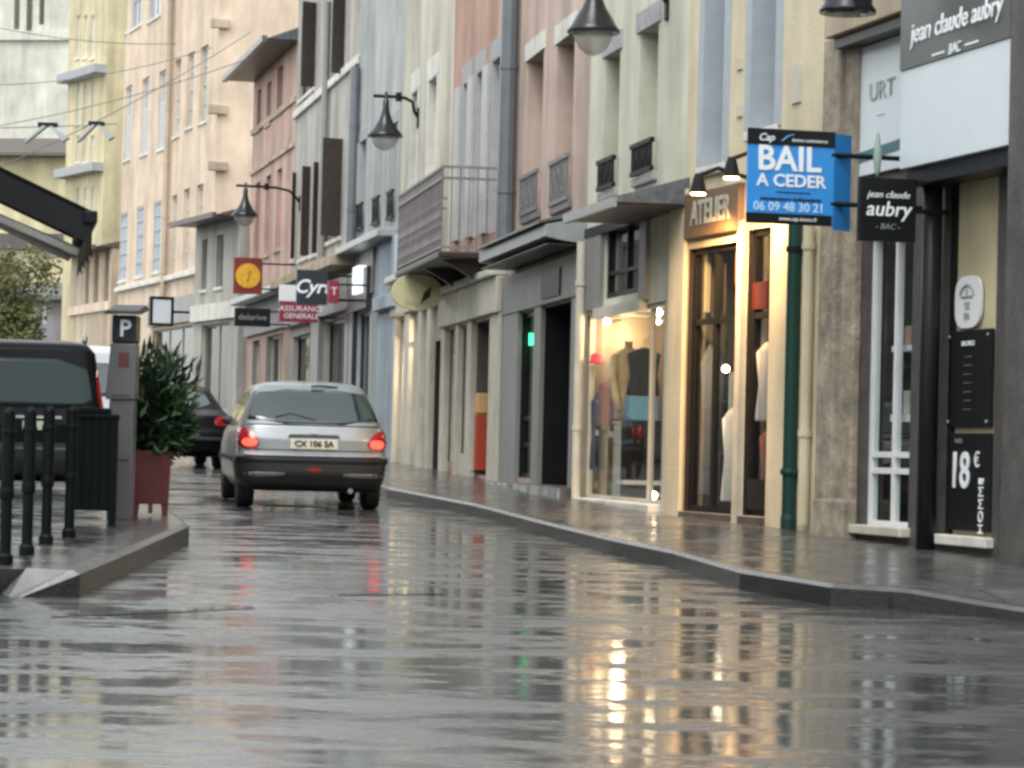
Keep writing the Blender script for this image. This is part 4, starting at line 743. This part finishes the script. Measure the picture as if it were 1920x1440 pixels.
MB().hull([a1 + Vector((.05, -.03, 0)), f1 + Vector((.05, .03, 0)), f1 + Vector((.05, .03, -.10)), a1 + Vector((.05, -.03, -.10))], [a1 + Vector((-.06, -.03, 0)), f1 + Vector((-.06, .03, 0)), f1 + Vector((-.06, .03, -.10)), a1 + Vector((-.06, -.03, -.10))]).build('front_bar', 'iron', aw, bevel=.015)
fv = MB(); n = 8
for k in range(n):
    p, q = a1.lerp(f1, k / n), a1.lerp(f1, (k + 1) / n); m_ = (p + q) / 2; wv = Vector((.012 * (-1) ** k, 0, 0)); lo = Vector((0, 0, -.34)); lo2 = Vector((0, 0, -.29))
    fv.add([p - dz * 3 , q - dz * 3, q + lo2, m_ + lo + wv, p + lo2], [(0, 1, 2, 3, 4)])
fv.build('front_valance', 'black', aw, fixn=False).modifiers.new('solidify', 'SOLIDIFY').thickness = .008
MB().tube([a0 + Vector((0, .2, -.42)), a1 + Vector((-.12, .2, -.30))], .035, 8).build('folding_arm', 'palestone', aw); MB().tube([a0 + Vector((-.05, 1.3, -.42)), a1 + Vector((-.35, 1.3, -.28))], .03, 8).build('folding_arm', 'palestone', aw)
MB().box(a0.x - .25, a0.x + .02, a0.y - .05, f0.y + .05, a0.z - .35, a0.z + .08).build('cassette', 'iron', aw)

# ------------------------------------------------------------------ street furniture on the island
g = ground(225, 974, .165); r = empty('parking_meter', g, radians(-4), 'grey parking meter with a dark P head beside the red planter', 'parking meter')
mg = mat('grey meter paint', (.16, .16, .165), .4, var=.12, coat=.2)
MB().box(-.105, .105, -.08, .08, 0, 1.02).build('pedestal', mg, r, bevel=.012); MB().hull([(-.135, -.1, 1.02), (.115, -.1, 1.02), (.115, .1, 1.02), (-.135, .1, 1.02)], [(-.105, -.09, 1.50), (.115, -.09, 1.50), (.115, .09, 1.50), (-.105, .09, 1.50)]).build('cabinet', mg, r, bevel=.012)
hd = MB().box(-.095, .115, -.10, .10, 1.502, 1.74).build('head', 'navy', r, bevel=.015); text('P', .2, 'lettering', hd, (.02, -.104, 1.62), bold=.02)
MB().hull([(-.16, -.17, 1.742), (.17, -.17, 1.742), (.17, .2, 1.80), (-.16, .2, 1.80)], [(-.13, -.14, 1.775), (.14, -.14, 1.775), (.14, .18, 1.84), (-.13, .18, 1.84)]).build('solar_panel', 'black', r)
MB().box(-.03, .06, -.1, -.085, 1.30, 1.42).build('label_plate', mat('red brown label', (.16, .05, .045), .5), r); MB().box(-.08, .08, -.0835, -.08, .5, .508).box(-.08, .08, -.103, -.09, 1.05, 1.056).build('door_seam', 'darkframe', r)
g = ground(281, 968, .165); pr = mat('dark red planter paint', (.13, .014, .020), .4, var=.15, scale=5, coat=.1); r = empty('planter', g, radians(8), 'dark red square planter on feet beside the grey parking meter', 'planter')
MB().hull([(-.155, -.155, .11), (.155, -.155, .11), (.155, .155, .11), (-.155, .155, .11)], [(-.17, -.17, .58), (.17, -.17, .58), (.17, .17, .58), (-.17, .17, .58)]).build('box', pr, r, bevel=.01)
for sx in (-1, 1):
    for sy in (-1, 1): MB().hull([(sx * .13 - .022, sy * .13 - .022, 0), (sx * .13 + .022, sy * .13 - .022, 0), (sx * .13 + .022, sy * .13 + .022, 0), (sx * .13 - .022, sy * .13 + .022, 0)], [(sx * .125 - .03, sy * .125 - .03, .109), (sx * .125 + .03, sy * .125 - .03, .109), (sx * .125 + .03, sy * .125 + .03, .109), (sx * .125 - .03, sy * .125 + .03, .109)]).build('leg', pr, r)
MB().box(-.02, .02, -.15, -.1, .03, .109).build('foot_rail', pr, r)
def leaves(mb, c, rad, n, ln, wd, up=.3, fill=.35, seed=1, dens=None):
    R_ = random.Random(seed)
    for _ in range(n):
        while True:
            v = Vector((R_.uniform(-1, 1), R_.uniform(-1, 1), R_.uniform(-1, 1)))
            if fill < v.length < 1 and (dens is None or dens(v, R_)): break
        p = Vector(c) + Vector((v.x * rad[0], v.y * rad[1], v.z * rad[2])); d = (v * .7 + Vector((R_.gauss(0, .5), R_.gauss(0, .5), R_.gauss(up, .4)))).normalized()
        s_ = d.cross(Vector((R_.gauss(0, 1), R_.gauss(0, 1), R_.gauss(0, 1)))).normalized(); l = ln * R_.uniform(.6, 1.3); w_ = wd * R_.uniform(.7, 1.2); up_ = s_.cross(d) * l * .08
        mb.add([p, p + d * l * .5 + s_ * w_ / 2 + up_, p + d * l, p + d * l * .5 - s_ * w_ / 2 + up_], [(0, 1, 2), (0, 2, 3)])
sr = empty('shrub', g + Vector((0, 0, .58)), 0, 'dark green leafy shrub growing in the red planter', 'shrub')
lm = mat('dark laurel leaf', (.022, .058, .024), .28, var=.75, scale=9)
u = MB(); leaves(u, (.0, 0, .28), (.23, .24, .33), 1150, .14, .045, .35, .25, 3); leaves(u, (.10, .05, .22), (.22, .24, .28), 480, .14, .04, .4, .3, 5)
for k in range(26): a = random.uniform(0, 6.28); q = random.uniform(.05, .3); leaves(u, (.06 + q * cos(a), q * sin(a), .55 + .2 * random.random()), (.1, .1, .12), 10, .17, .035, .9, 0, 40 + k)
u.build('foliage', lm, sr, fixn=False); u = MB(); leaves(u, (.06, 0, .32), (.32, .3, .38), 260, .14, .04, .4, .5, 77); u.build('highlight_foliage', mat('highlight laurel leaf', (.07, .12, .045), .35, var=.5, scale=9), sr, fixn=False)  # paler leaf tone, also painting highlights on the shrub
u = MB()
for k in range(7): a = k * .9; u.tube([(.04 * cos(a), .04 * sin(a), -.12), (.1 * cos(a), .1 * sin(a), .2), (.05 + .2 * cos(a), .2 * sin(a), .55)], [.014, .011, .006], 5)
u.build('stem', 'darkwood', sr)
bo = None
for k, (px, py, lb) in enumerate(((9, 1058, 'dark green bollard at the left edge of the photo'), (50, 1040, 'second dark green bollard from the edge of the photo'), (86, 1020, 'third dark green bollard from the edge of the photo'), (129, 1008, 'dark green bollard touching the slatted litter bin'))):
    g = ground(px, py, .165)
    if not bo:
        bo = empty('bollard', g, 0, lb, 'bollard', 'bollards on the island')
        MB().lathe([(.052, 0), (.052, .05), (.037, .07), (.036, .4), (.046, .41), (.048, .45), (.043, .48), (.042, .92)], (0, 0, 0), 16).build('post', 'bollard', bo); MB().ball((0, 0, .93), .043, 8).build('knob', 'bollard', bo, smooth=True); MB().lathe([(.048, .80), (.051, .82), (.048, .84)], (0, 0, 0), 16).build('collar', 'bollard', bo)
    else: dup(bo, g, 0, lb)
g = ground(170, 984, .165); r = empty('litter_bin', g, radians(6), 'dark green slatted litter bin on short feet beside the parking meter', 'litter bin'); u = MB()
for k in range(6):
    t = -.17 + .068 * k
    for s_ in (-1, 1): u.box(t - .028, t + .028, s_ * .19 - .01, s_ * .19 + .01, .13, .86); u.box(s_ * .19 - .01, s_ * .19 + .01, t - .028, t + .028, .13, .86)
u.build('slats', 'bollard', r, bevel=.004); MB().box(-.165, .165, -.165, .165, .12, .84).build('liner', 'black', r); MB().box(-.21, .21, -.21, .21, .862, .90).box(-.14, .14, -.14, .14, .902, .95).build('rim', 'bollard', r, bevel=.01)
for sx in (-1, 1):
    for sy in (-1, 1): MB().box(sx * .17 - .025, sx * .17 + .025, sy * .17 - .025, sy * .17 + .025, 0, .128).build('leg', 'bollard', r)

# ------------------------------------------------------------------ tree at the far left
c = Vector((-20.6, 120, rz(120))); tr = empty('tree', c, 0, 'yellowing green tree in front of the plain yellow house', 'tree'); u = MB()
u.tube([(0, 0, -.3), (.05, 0, 1.6), (-.05, .1, 3), (.1, 0, 5)], [.2, .16, .12, .05], 8)
for k in range(7): a = k * .9; u.tube([(0, 0, 1.8 + .3 * k), (.9 * cos(a), .9 * sin(a), 3 + .35 * k), (1.5 * cos(a), 1.5 * sin(a), 3.8 + .4 * k)], [.07, .05, .02], 5)
u.build('trunk', 'darkwood', tr); u = MB()
for k in range(40):
    a = random.uniform(0, 6.28); q = random.uniform(.2, 1.5); leaves(u, (q * cos(a), q * sin(a), random.uniform(2.6, 6.8)), (.75, .75, .6), 150, .22, .13, .1, .1, 100 + k)
u.build('crown', mat('yellow green leaf', (.13, .14, .045), .5, var=.6, scale=1.2), tr, fixn=False)

# ------------------------------------------------------------------ vehicles
def interp(tab, z):
    if z <= tab[0][0]: return tab[0][1]
    for (a, u_), (c_, v_) in zip(tab, tab[1:]):
        if z <= c_:
            t = (z - a) / (c_ - a); return u_ + (v_ - u_) * t
    return tab[-1][1]
class Car:
    """body built as a stack of plan contours; rear at y = 0, front towards +y"""
    def __init__(s, label, cat, name, loc, rot, rear, front, half, paint, wheels, R=.3, p=4.5, rc=.40, zs=None, archr=None, tyre_w=.185):
        s.rear, s.front, s.half, s.p, s.rc = rear, front, half, p, rc; s.root = empty(name, loc, rot, label, cat); zmax = half[-1][0]; z0 = half[0][0]
        zs = zs or sorted({q[0] for q in rear + front + half} | {z0 + (zmax - z0) * k / 26 for k in range(27)}); s.zs = zs
        u = MB(); n = None
        for z in zs:
            ring = s.ring(z); n = len(ring); u.v += [Vector(q) for q in ring]
        for i in range(len(zs) - 1): u.f += [(i * n + j, i * n + (j + 1) % n, (i + 1) * n + (j + 1) % n, (i + 1) * n + j) for j in range(n)]
        u.f += [tuple(range(n))[::-1], tuple((len(zs) - 1) * n + j for j in range(n))]
        s.body = u.build('body', paint, s.root, smooth=True); wd = max(q[1] for q in half); cut = MB()
        for y in wheels: cut.lathe([(R + .05, -wd - .2), (R + .05, wd + .2)], (0, 0, 0), 28)
        kk = len(cut.v) // 2
        for i, v in enumerate(cut.v):             # lay the cutters across the car
            y = wheels[i // kk]; cut.v[i] = Vector((v.z, y + v.x, R + v.y))
        cm = cut.build('cutter', paint); bo_ = s.body.modifiers.new('arch', 'BOOLEAN'); bo_.object = cm; bo_.operation = 'DIFFERENCE'; bo_.solver = 'EXACT'
        bpy.context.view_layer.update(); me = bpy.data.meshes.new_from_object(s.body.evaluated_get(bpy.context.evaluated_depsgraph_get())); s.body.modifiers.clear(); old = s.body.data; s.body.data = me; me.name = 'body'; bpy.data.meshes.remove(old); bpy.data.objects.remove(cm)
        MB().box(-wd + .26, wd - .26, .25, front[2][1] - .3, .2, .62).build('underbody', 'black', s.root)
        tw = None
        for y in wheels:
            for sx in (-1, 1):
                if tw is None:
                    def xl(mb): 
                        for i, v in enumerate(mb.v): mb.v[i] = Vector((v.z, v.x, v.y))
                        return mb
                    tm = xl(MB().lathe([(R * .62, -tyre_w / 2), (R * .93, -tyre_w / 2), (R, -tyre_w / 2 + .03), (R, tyre_w / 2 - .03), (R * .93, tyre_w / 2), (R * .62, tyre_w / 2)], (0, 0, 0), 28)); wh = MB()
                    ww = tm.build('wheel', mat('tyre', (.012, .012, .013), .7), s.root); rm = xl(MB().lathe([(R * .62, tyre_w / 2 - .05), (R * .6, tyre_w / 2 - .02), (R * .3, tyre_w / 2 - .035), (.05, tyre_w / 2 + .0), (.01, tyre_w / 2)], (0, 0, 0), 20)).build('rim', 'zinc', ww, smooth=False); tw = (ww, rm)
                else:
                    ww = tw[0].copy(); C.objects.link(ww); rm = tw[1].copy(); C.objects.link(rm); rm.parent = ww
                ww.location = (sx * (wd - tyre_w / 2 - .025), y, R); ww.rotation_euler = (0, 0, 0 if sx > 0 else pi)
    def dyr(s, q): return s.rc * (1 - max(0, 1 - min(1, abs(q)) ** s.p) ** (1 / s.p))
    def ring(s, z):
        yr, yf, w_ = interp(s.rear, z), interp(s.front, z), interp(s.half, z); k = min(1, (yf - yr) / 2.2); pts = []; A = 18
        for j in range(A + 1):
            a = -pi / 2 + pi * j / A; q = (abs(sin(a)) ** (2 / s.p)) * (1 if a > 0 else -1); pts.append((q * w_, yr + s.rc * k * (1 - abs(cos(a)) ** (2 / s.p)), z))
        ya, yb = yr + s.rc * k, yf - .6 * k
        for j in range(1, 12): pts.append((w_, ya + (yb - ya) * j / 12, z))
        for j in range(A + 1):
            a = pi / 2 - pi * j / A; q = (abs(sin(a)) ** (2 / 3.2)) * (1 if a > 0 else -1); pts.append((q * w_, yf - .6 * k * (1 - abs(cos(a)) ** (2 / 3.2)), z))
        for j in range(1, 12): pts.append((-w_, yb + (ya - yb) * j / 12, z))
        return pts
    def back(s, q, z, off=.004):
        yr, yf = interp(s.rear, z), interp(s.front, z); k = min(1, (yf - yr) / 2.2); w_ = interp(s.half, z)
        if abs(q) <= 1: return Vector((q * (w_ + off * abs(q) ** 4), yr + s.dyr(q) * k - off * (1 - abs(q) ** 8), z))
        return Vector(((w_ + off) * (1 if q > 0 else -1), yr + s.rc * k + (abs(q) - 1), z))     # past the corner: metres along the flank
    def side(s, sx, y, z, off=.005): return Vector((sx * (interp(s.half, z) + off), y, z))
    def scan(s, name, m, pts, fn, off=.006, parent=None, nq=44, nz=10):
        zs = [q[1] for q in pts]; z0, z1 = min(zs), max(zs); u = MB()
        for i in range(nz + 1):
            z = z0 + (z1 - z0) * min(.9995, max(.0005, i / nz)); xs = []
            for a, c_ in zip(pts, pts[1:] + pts[:1]):
                if (a[1] - z) * (c_[1] - z) < 0: xs.append(a[0] + (c_[0] - a[0]) * (z - a[1]) / (c_[1] - a[1]))
            qa, qb = min(xs), max(xs)
            for j in range(nq + 1):
                t = j / nq; t = t - sin(2 * pi * t) / (2 * pi) * .8; q = qa + (qb - qa) * t; p_ = fn(q, z, off); edge = i in (0, nz) or j in (0, nq)
                u.v.append(p_)
        u.f = [(i * (nq + 1) + j, i * (nq + 1) + j + 1, (i + 1) * (nq + 1) + j + 1, (i + 1) * (nq + 1) + j) for i in range(nz) for j in range(nq)]
        o = u.build(name, m, parent or s.root, smooth=True); k = o.modifiers.new('solidify', 'SOLIDIFY'); k.thickness = .015; k.offset = 0; return o
    def patch(s, name, m, pts, fn, off=.004, parent=None, rings=4, bulge=0., th=.0, sub=3):
        P2 = []
        for i, a in enumerate(pts):
            c_ = pts[(i + 1) % len(pts)]
            for k in range(sub): P2.append((a[0] + (c_[0] - a[0]) * k / sub, a[1] + (c_[1] - a[1]) * k / sub))
        cx, cy = sum(q[0] for q in P2) / len(P2), sum(q[1] for q in P2) / len(P2); u = MB(); n = len(P2)
        for j in range(rings + 1):
            t = 1 - j / (rings + .0001 if j == rings else rings); t = max(t, .001)
            for q in P2: u.v.append(fn(cx + (q[0] - cx) * t, cy + (q[1] - cy) * t, off + bulge * (1 - t * t)))
        for q in P2: u.v.append(fn(q[0], q[1], -.012))
        for j in range(rings): u.f += [(j * n + i, j * n + (i + 1) % n, (j + 1) * n + (i + 1) % n, (j + 1) * n + i) for i in range(n)]
        b0 = (rings + 1) * n; u.f += [(i, b0 + i, b0 + (i + 1) % n, (i + 1) % n) for i in range(n)]
        return u.build(name, m, parent or s.root, smooth=False)
def smooth_loop(pts, k=2):
    for _ in range(k): pts = [q for a, c_ in zip(pts, pts[1:] + pts[:1]) for q in ((a[0] * .75 + c_[0] * .25, a[1] * .75 + c_[1] * .25), (a[0] * .25 + c_[0] * .75, a[1] * .25 + c_[1] * .75))]
    return pts
silver = mat('silver car paint', (.29, .31, .325), .38, metal=.6, coat=.4, var=.05, scale=4, wet=.05); carglass = mat('car window glass', (.016, .032, .035), .05, spec=.8, coat=.3); plastic = mat('black bumper plastic', (.018, .019, .02), .45)
lampred = mat('red lamp lens', (.30, .008, .012), .12, coat=.6); lit = mat('lit brake lamp', (1, .07, .04), .3, emit=.9); plate = mat('number plate', (.62, .60, .50), .4); blackpaint = mat('black car paint', (.004, .005, .006), .35, coat=.1, spec=.12, wet=.05)
rr = ground(590, 952.5, 0); ang = radians(9.3)
yaw = Vector((-sin(ang), cos(ang))); o2 = Vector((rr.x - .09, rr.y)) - yaw * .74
cz = lambda v: Vector((v.x, v.y, rz(v.y)))
c = Car('silver hatchback with lit red tail lamps driving away up the wet street', 'car', 'hatchback', cz(o2), ang,
        [(.20, .30), (.26, .10), (.40, .0), (.55, .0), (.60, .02), (.64, .08), (.78, .09), (.92, .14), (.97, .19), (1.15, .36), (1.32, .54), (1.37, .63), (1.41, .82), (1.43, 1.2)],
        [(.20, 3.6), (.3, 3.8), (.5, 3.83), (.65, 3.76), (.8, 3.5), (.92, 2.95), (1.0, 2.75), (1.2, 2.4), (1.35, 2.05), (1.40, 1.8), (1.43, 1.5)],
        [(.20, .72), (.3, .80), (.5, .825), (.7, .82), (.85, .805), (.95, .775), (1.1, .72), (1.3, .635), (1.36, .59), (1.40, .50), (1.43, .25)], silver, (.74, 3.18), R=.29)
c.root.rotation_euler = (atan(S), 0, ang)
c.scan('rear_window', carglass, smooth_loop([(-.9, .955), (.9, .955), (.955, 1.0), (.93, 1.29), (.86, 1.325), (-.86, 1.325), (-.93, 1.29), (-.955, 1.0)], 1), c.back, .007)
for sx in (-1, 1):
    c.patch('side_window', carglass, smooth_loop([(.62, .97), (1.55, .95), (1.5, 1.33), (.88, 1.33)], 1), lambda y, z, o, sx=sx: c.side(sx, y, z, o), .005); c.patch('side_window', carglass, smooth_loop([(1.62, .95), (2.65, .96), (2.15, 1.31), (1.6, 1.33)], 1), lambda y, z, o, sx=sx: c.side(sx, y, z, o), .005)
    tl = c.patch('tail_lamp', lampred, smooth_loop([(sx * .70, .705), (sx * .93, .67), (sx * 1.04, .73), (sx * 1.16, .90), (sx * .95, .90), (sx * .79, .83)], 2), c.back, .012, bulge=.02)
    c.patch('lamp_glow', lit, smooth_loop([(sx * .75, .70), (sx * .90, .685), (sx * .95, .745), (sx * .90, .785), (sx * .78, .78)], 2), c.back, .034, parent=tl, bulge=.004)
    c.patch('side_trim', plastic, [(.2, .50), (3.2, .50), (3.2, .56), (.2, .56)], lambda y, z, o, sx=sx: c.side(sx, y + .2, z, o), .012)
    c.patch('bumper_strip', silver, smooth_loop([(sx * .40, .375), (sx * .93, .36), (sx * .93, .41), (sx * .40, .415)], 1), c.back, .022)
    mr = MB().ball((0, 0, 0), .075, 8, 1.1, .6, .7); mr.build('door_mirror', plastic, c.root, smooth=True).location = (sx * .79, 2.45, .95)
rb = c.scan('rear_bumper', plastic, [(-1.36, .215), (1.36, .215), (1.36, .585), (-1.36, .585)], c.back, .012)
c.scan('bumper_trim', silver, [(-.92, .595), (.92, .595), (.92, .635), (-.92, .635)], c.back, .02); c.scan('bumper_groove', 'black', [(-1.02, .52), (1.02, .52), (1.02, .575), (-1.02, .575)], c.back, .018, parent=rb)
gh = c.patch('handle_recess', plastic, [(-.36, .80), (.36, .80), (.33, .835), (-.33, .835)], c.back, .012, sub=4)
pl = c.patch('number_plate', plate, [(-.32, .675), (.32, .675), (.32, .785), (-.32, .785)], c.back, .016, sub=5); text('CX 106 SA', .095, 'black', pl, (0, c.back(0, .73, .022).y, .73), bold=.02, name='plate_lettering')
c.patch('badge', 'zinc', smooth_loop([(-.05, .84), (.05, .84), (.04, .90), (-.04, .90)], 2), c.back, .02)
c.patch('rear_reflector', lampred, smooth_loop([(-.08, .43), (.1, .43), (.1, .47), (-.08, .47)], 1), c.back, .02)
MB().tube([(.0, .58, 1.37), (.1, .60, 1.38), (.3, .62, 1.365)], .012, 5).build('roof_seam', plastic, c.root)
MB().tube([(.02, .19, .99), (-.25, .26, 1.06), (-.42, .22, 1.02)], .009, 5).build('wiper', plastic, c.root)
for q_ in ([(-.80, .655), (.80, .655), (.80, .662), (-.80, .662)], [(-.93, .93), (.93, .93), (.93, .936), (-.93, .936)]): c.scan('panel_gap', 'black', q_, c.back, .003, nz=2)
MB().tube([(-.04, 1.05, 1.43), (-.04, .78, 1.62)], .006, 5).build('aerial', 'black', c.root)
MB().tube([(.42, .1, .22), (.42, .45, .24)], .03, 8).build('exhaust', 'zinc', c.root)

def boxy(label, name, loc, rot, L_, Wd, Hh, paint, rearslope=.1, cat='car', R=.31, van=True):
    h = Wd / 2; rear = [(.22, .18), (.3, .04), (.45, 0), (.6, 0), (.64, .06), (.9, .08), (1.0, .10), (Hh - .12, .10 + rearslope), (Hh - .05, .2 + rearslope), (Hh, .6 + rearslope)]
    front = [(.22, L_ - .2), (.3, L_), (.6, L_), (.8, L_ - .12), (.98, L_ - .5), (1.05, L_ - .95), (Hh - .12, L_ - 1.75), (Hh - .05, L_ - 1.95), (Hh, L_ - 2.4)]
    half = [(.22, h - .1), (.3, h - .03), (.5, h), (.9, h - .01), (1.0, h - .03), (Hh - .15, h - .14), (Hh - .06, h - .22), (Hh - .02, h - .32), (Hh, h - .5)]
    k = Car(label, cat, name, loc, rot, rear, front, half, paint, (.75, L_ - .85), R=R, p=6, rc=.25); return k
gv = Vector((-5.55, 33.6)); v = boxy('black people carrier with roof rails parked behind the bollards', 'van', cz(gv), radians(8), 4.2, 1.80, 1.84, mat('black van paint', (.004, .005, .006), .35, coat=.12, spec=.08), .14, 'van')
v.root.rotation_euler = (atan(S), 0, radians(8))
v.scan('rear_window', mat('teal reflection glass', (.010, .028, .030), .08, spec=.3), smooth_loop([(-.86, 1.06), (.86, 1.06), (.88, 1.15), (.84, 1.62), (-.84, 1.62), (-.88, 1.15)], 1), v.back, .008)  # teal base colour stands for the sky reflected in the window
for sx in (-1, 1):
    v.patch('tail_lamp', lampred, smooth_loop([(sx * .955, 1.05), (sx * 1.04, 1.05), (sx * 1.05, 1.5), (sx * .97, 1.5)], 1), v.back, .012); v.patch('rear_reflector', lampred, [(sx * .5, .46), (sx * .8, .46), (sx * .8, .51), (sx * .5, .51)], v.back, .02)
    v.patch('side_window', carglass, smooth_loop([(.65, 1.06), (3.0, 1.04), (2.5, 1.60), (.75, 1.62)], 1), lambda y, z, o, sx=sx: v.side(sx, y, z, o), .005)
    MB().tube([(sx * .62, .75, 1.83), (sx * .64, .95, 1.90), (sx * .64, 2.4, 1.90), (sx * .62, 2.6, 1.80)], .022, 7).build('roof_rail', 'zinc', v.root)
v.patch('number_plate', plate, [(-.05, .80), (.26, .80), (.26, .90), (-.05, .90)], v.back, .016); v.scan('rear_bumper', plastic, [(-1.02, .26), (1.02, .26), (1.02, .60), (-1.02, .60)], v.back, .012)
v.patch('handle', 'zinc', [(-.2, .93), (.45, .93), (.45, .96), (-.2, .96)], v.back, .02); MB().tube([(0, .34, 1.28), (.3, .40, 1.12), (.1, .28, 1.1)], .012, 5).build('wiper', 'black', v.root)
gb = Vector((-5.5, 49.2)); k = Car('black saloon with a pale lit rear window parked behind the shrub', 'car', 'saloon_car', cz(gb), radians(13), [(.20, .25), (.3, .05), (.5, 0), (.62, .02), (.68, .06), (.9, .12), (.97, .45), (1.0, .62), (1.15, .95), (1.32, 1.35), (1.40, 1.7), (1.43, 2.0)],
    [(.20, 4.1), (.3, 4.3), (.5, 4.33), (.65, 4.26), (.8, 4.0), (.92, 3.45), (1.0, 3.25), (1.2, 2.9), (1.35, 2.6), (1.40, 2.5), (1.43, 2.4)],
    [(.20, .74), (.3, .82), (.5, .85), (.7, .845), (.85, .83), (.95, .80), (1.1, .73), (1.3, .63), (1.36, .59), (1.40, .50), (1.43, .3)], blackpaint, (.95, 3.5), R=.3)
k.root.rotation_euler = (atan(S), 0, radians(13))
k.scan('rear_window', carglass, smooth_loop([(-.78, 1.01), (.78, 1.01), (.74, 1.33), (-.74, 1.33)], 1), k.back, .008); k.patch('number_plate', plate, [(-.30, .72), (.30, .72), (.30, .82), (-.30, .82)], k.back, .016)
for sx in (-1, 1): k.patch('tail_lamp', lampred, smooth_loop([(sx * .62, .72), (sx * 1.02, .72), (sx * 1.08, .90), (sx * .68, .90)], 2), k.back, .012, bulge=.015)
k.scan('bumper_trim', plastic, [(-1, .48), (1, .48), (1, .54), (-1, .54)], k.back, .014)
gw = Vector((-6.35, 42.5)); k = boxy('white van parked beyond the black people carrier, mostly hidden', 'van', cz(gw), radians(10), 4.6, 1.85, 1.95, mat('white van paint', (.62, .64, .66), .3, coat=.6), .12, 'van')
for sx in (-1, 1): k.scan('rear_window', carglass, smooth_loop([(sx * .08, 1.2), (sx * .8, 1.2), (sx * .78, 1.68), (sx * .08, 1.68)], 1), k.back, .006); k.patch('tail_lamp', lampred, [(sx * .9, .95), (sx * 1.03, .95), (sx * 1.03, 1.3), (sx * .92, 1.3)], k.back, .012)
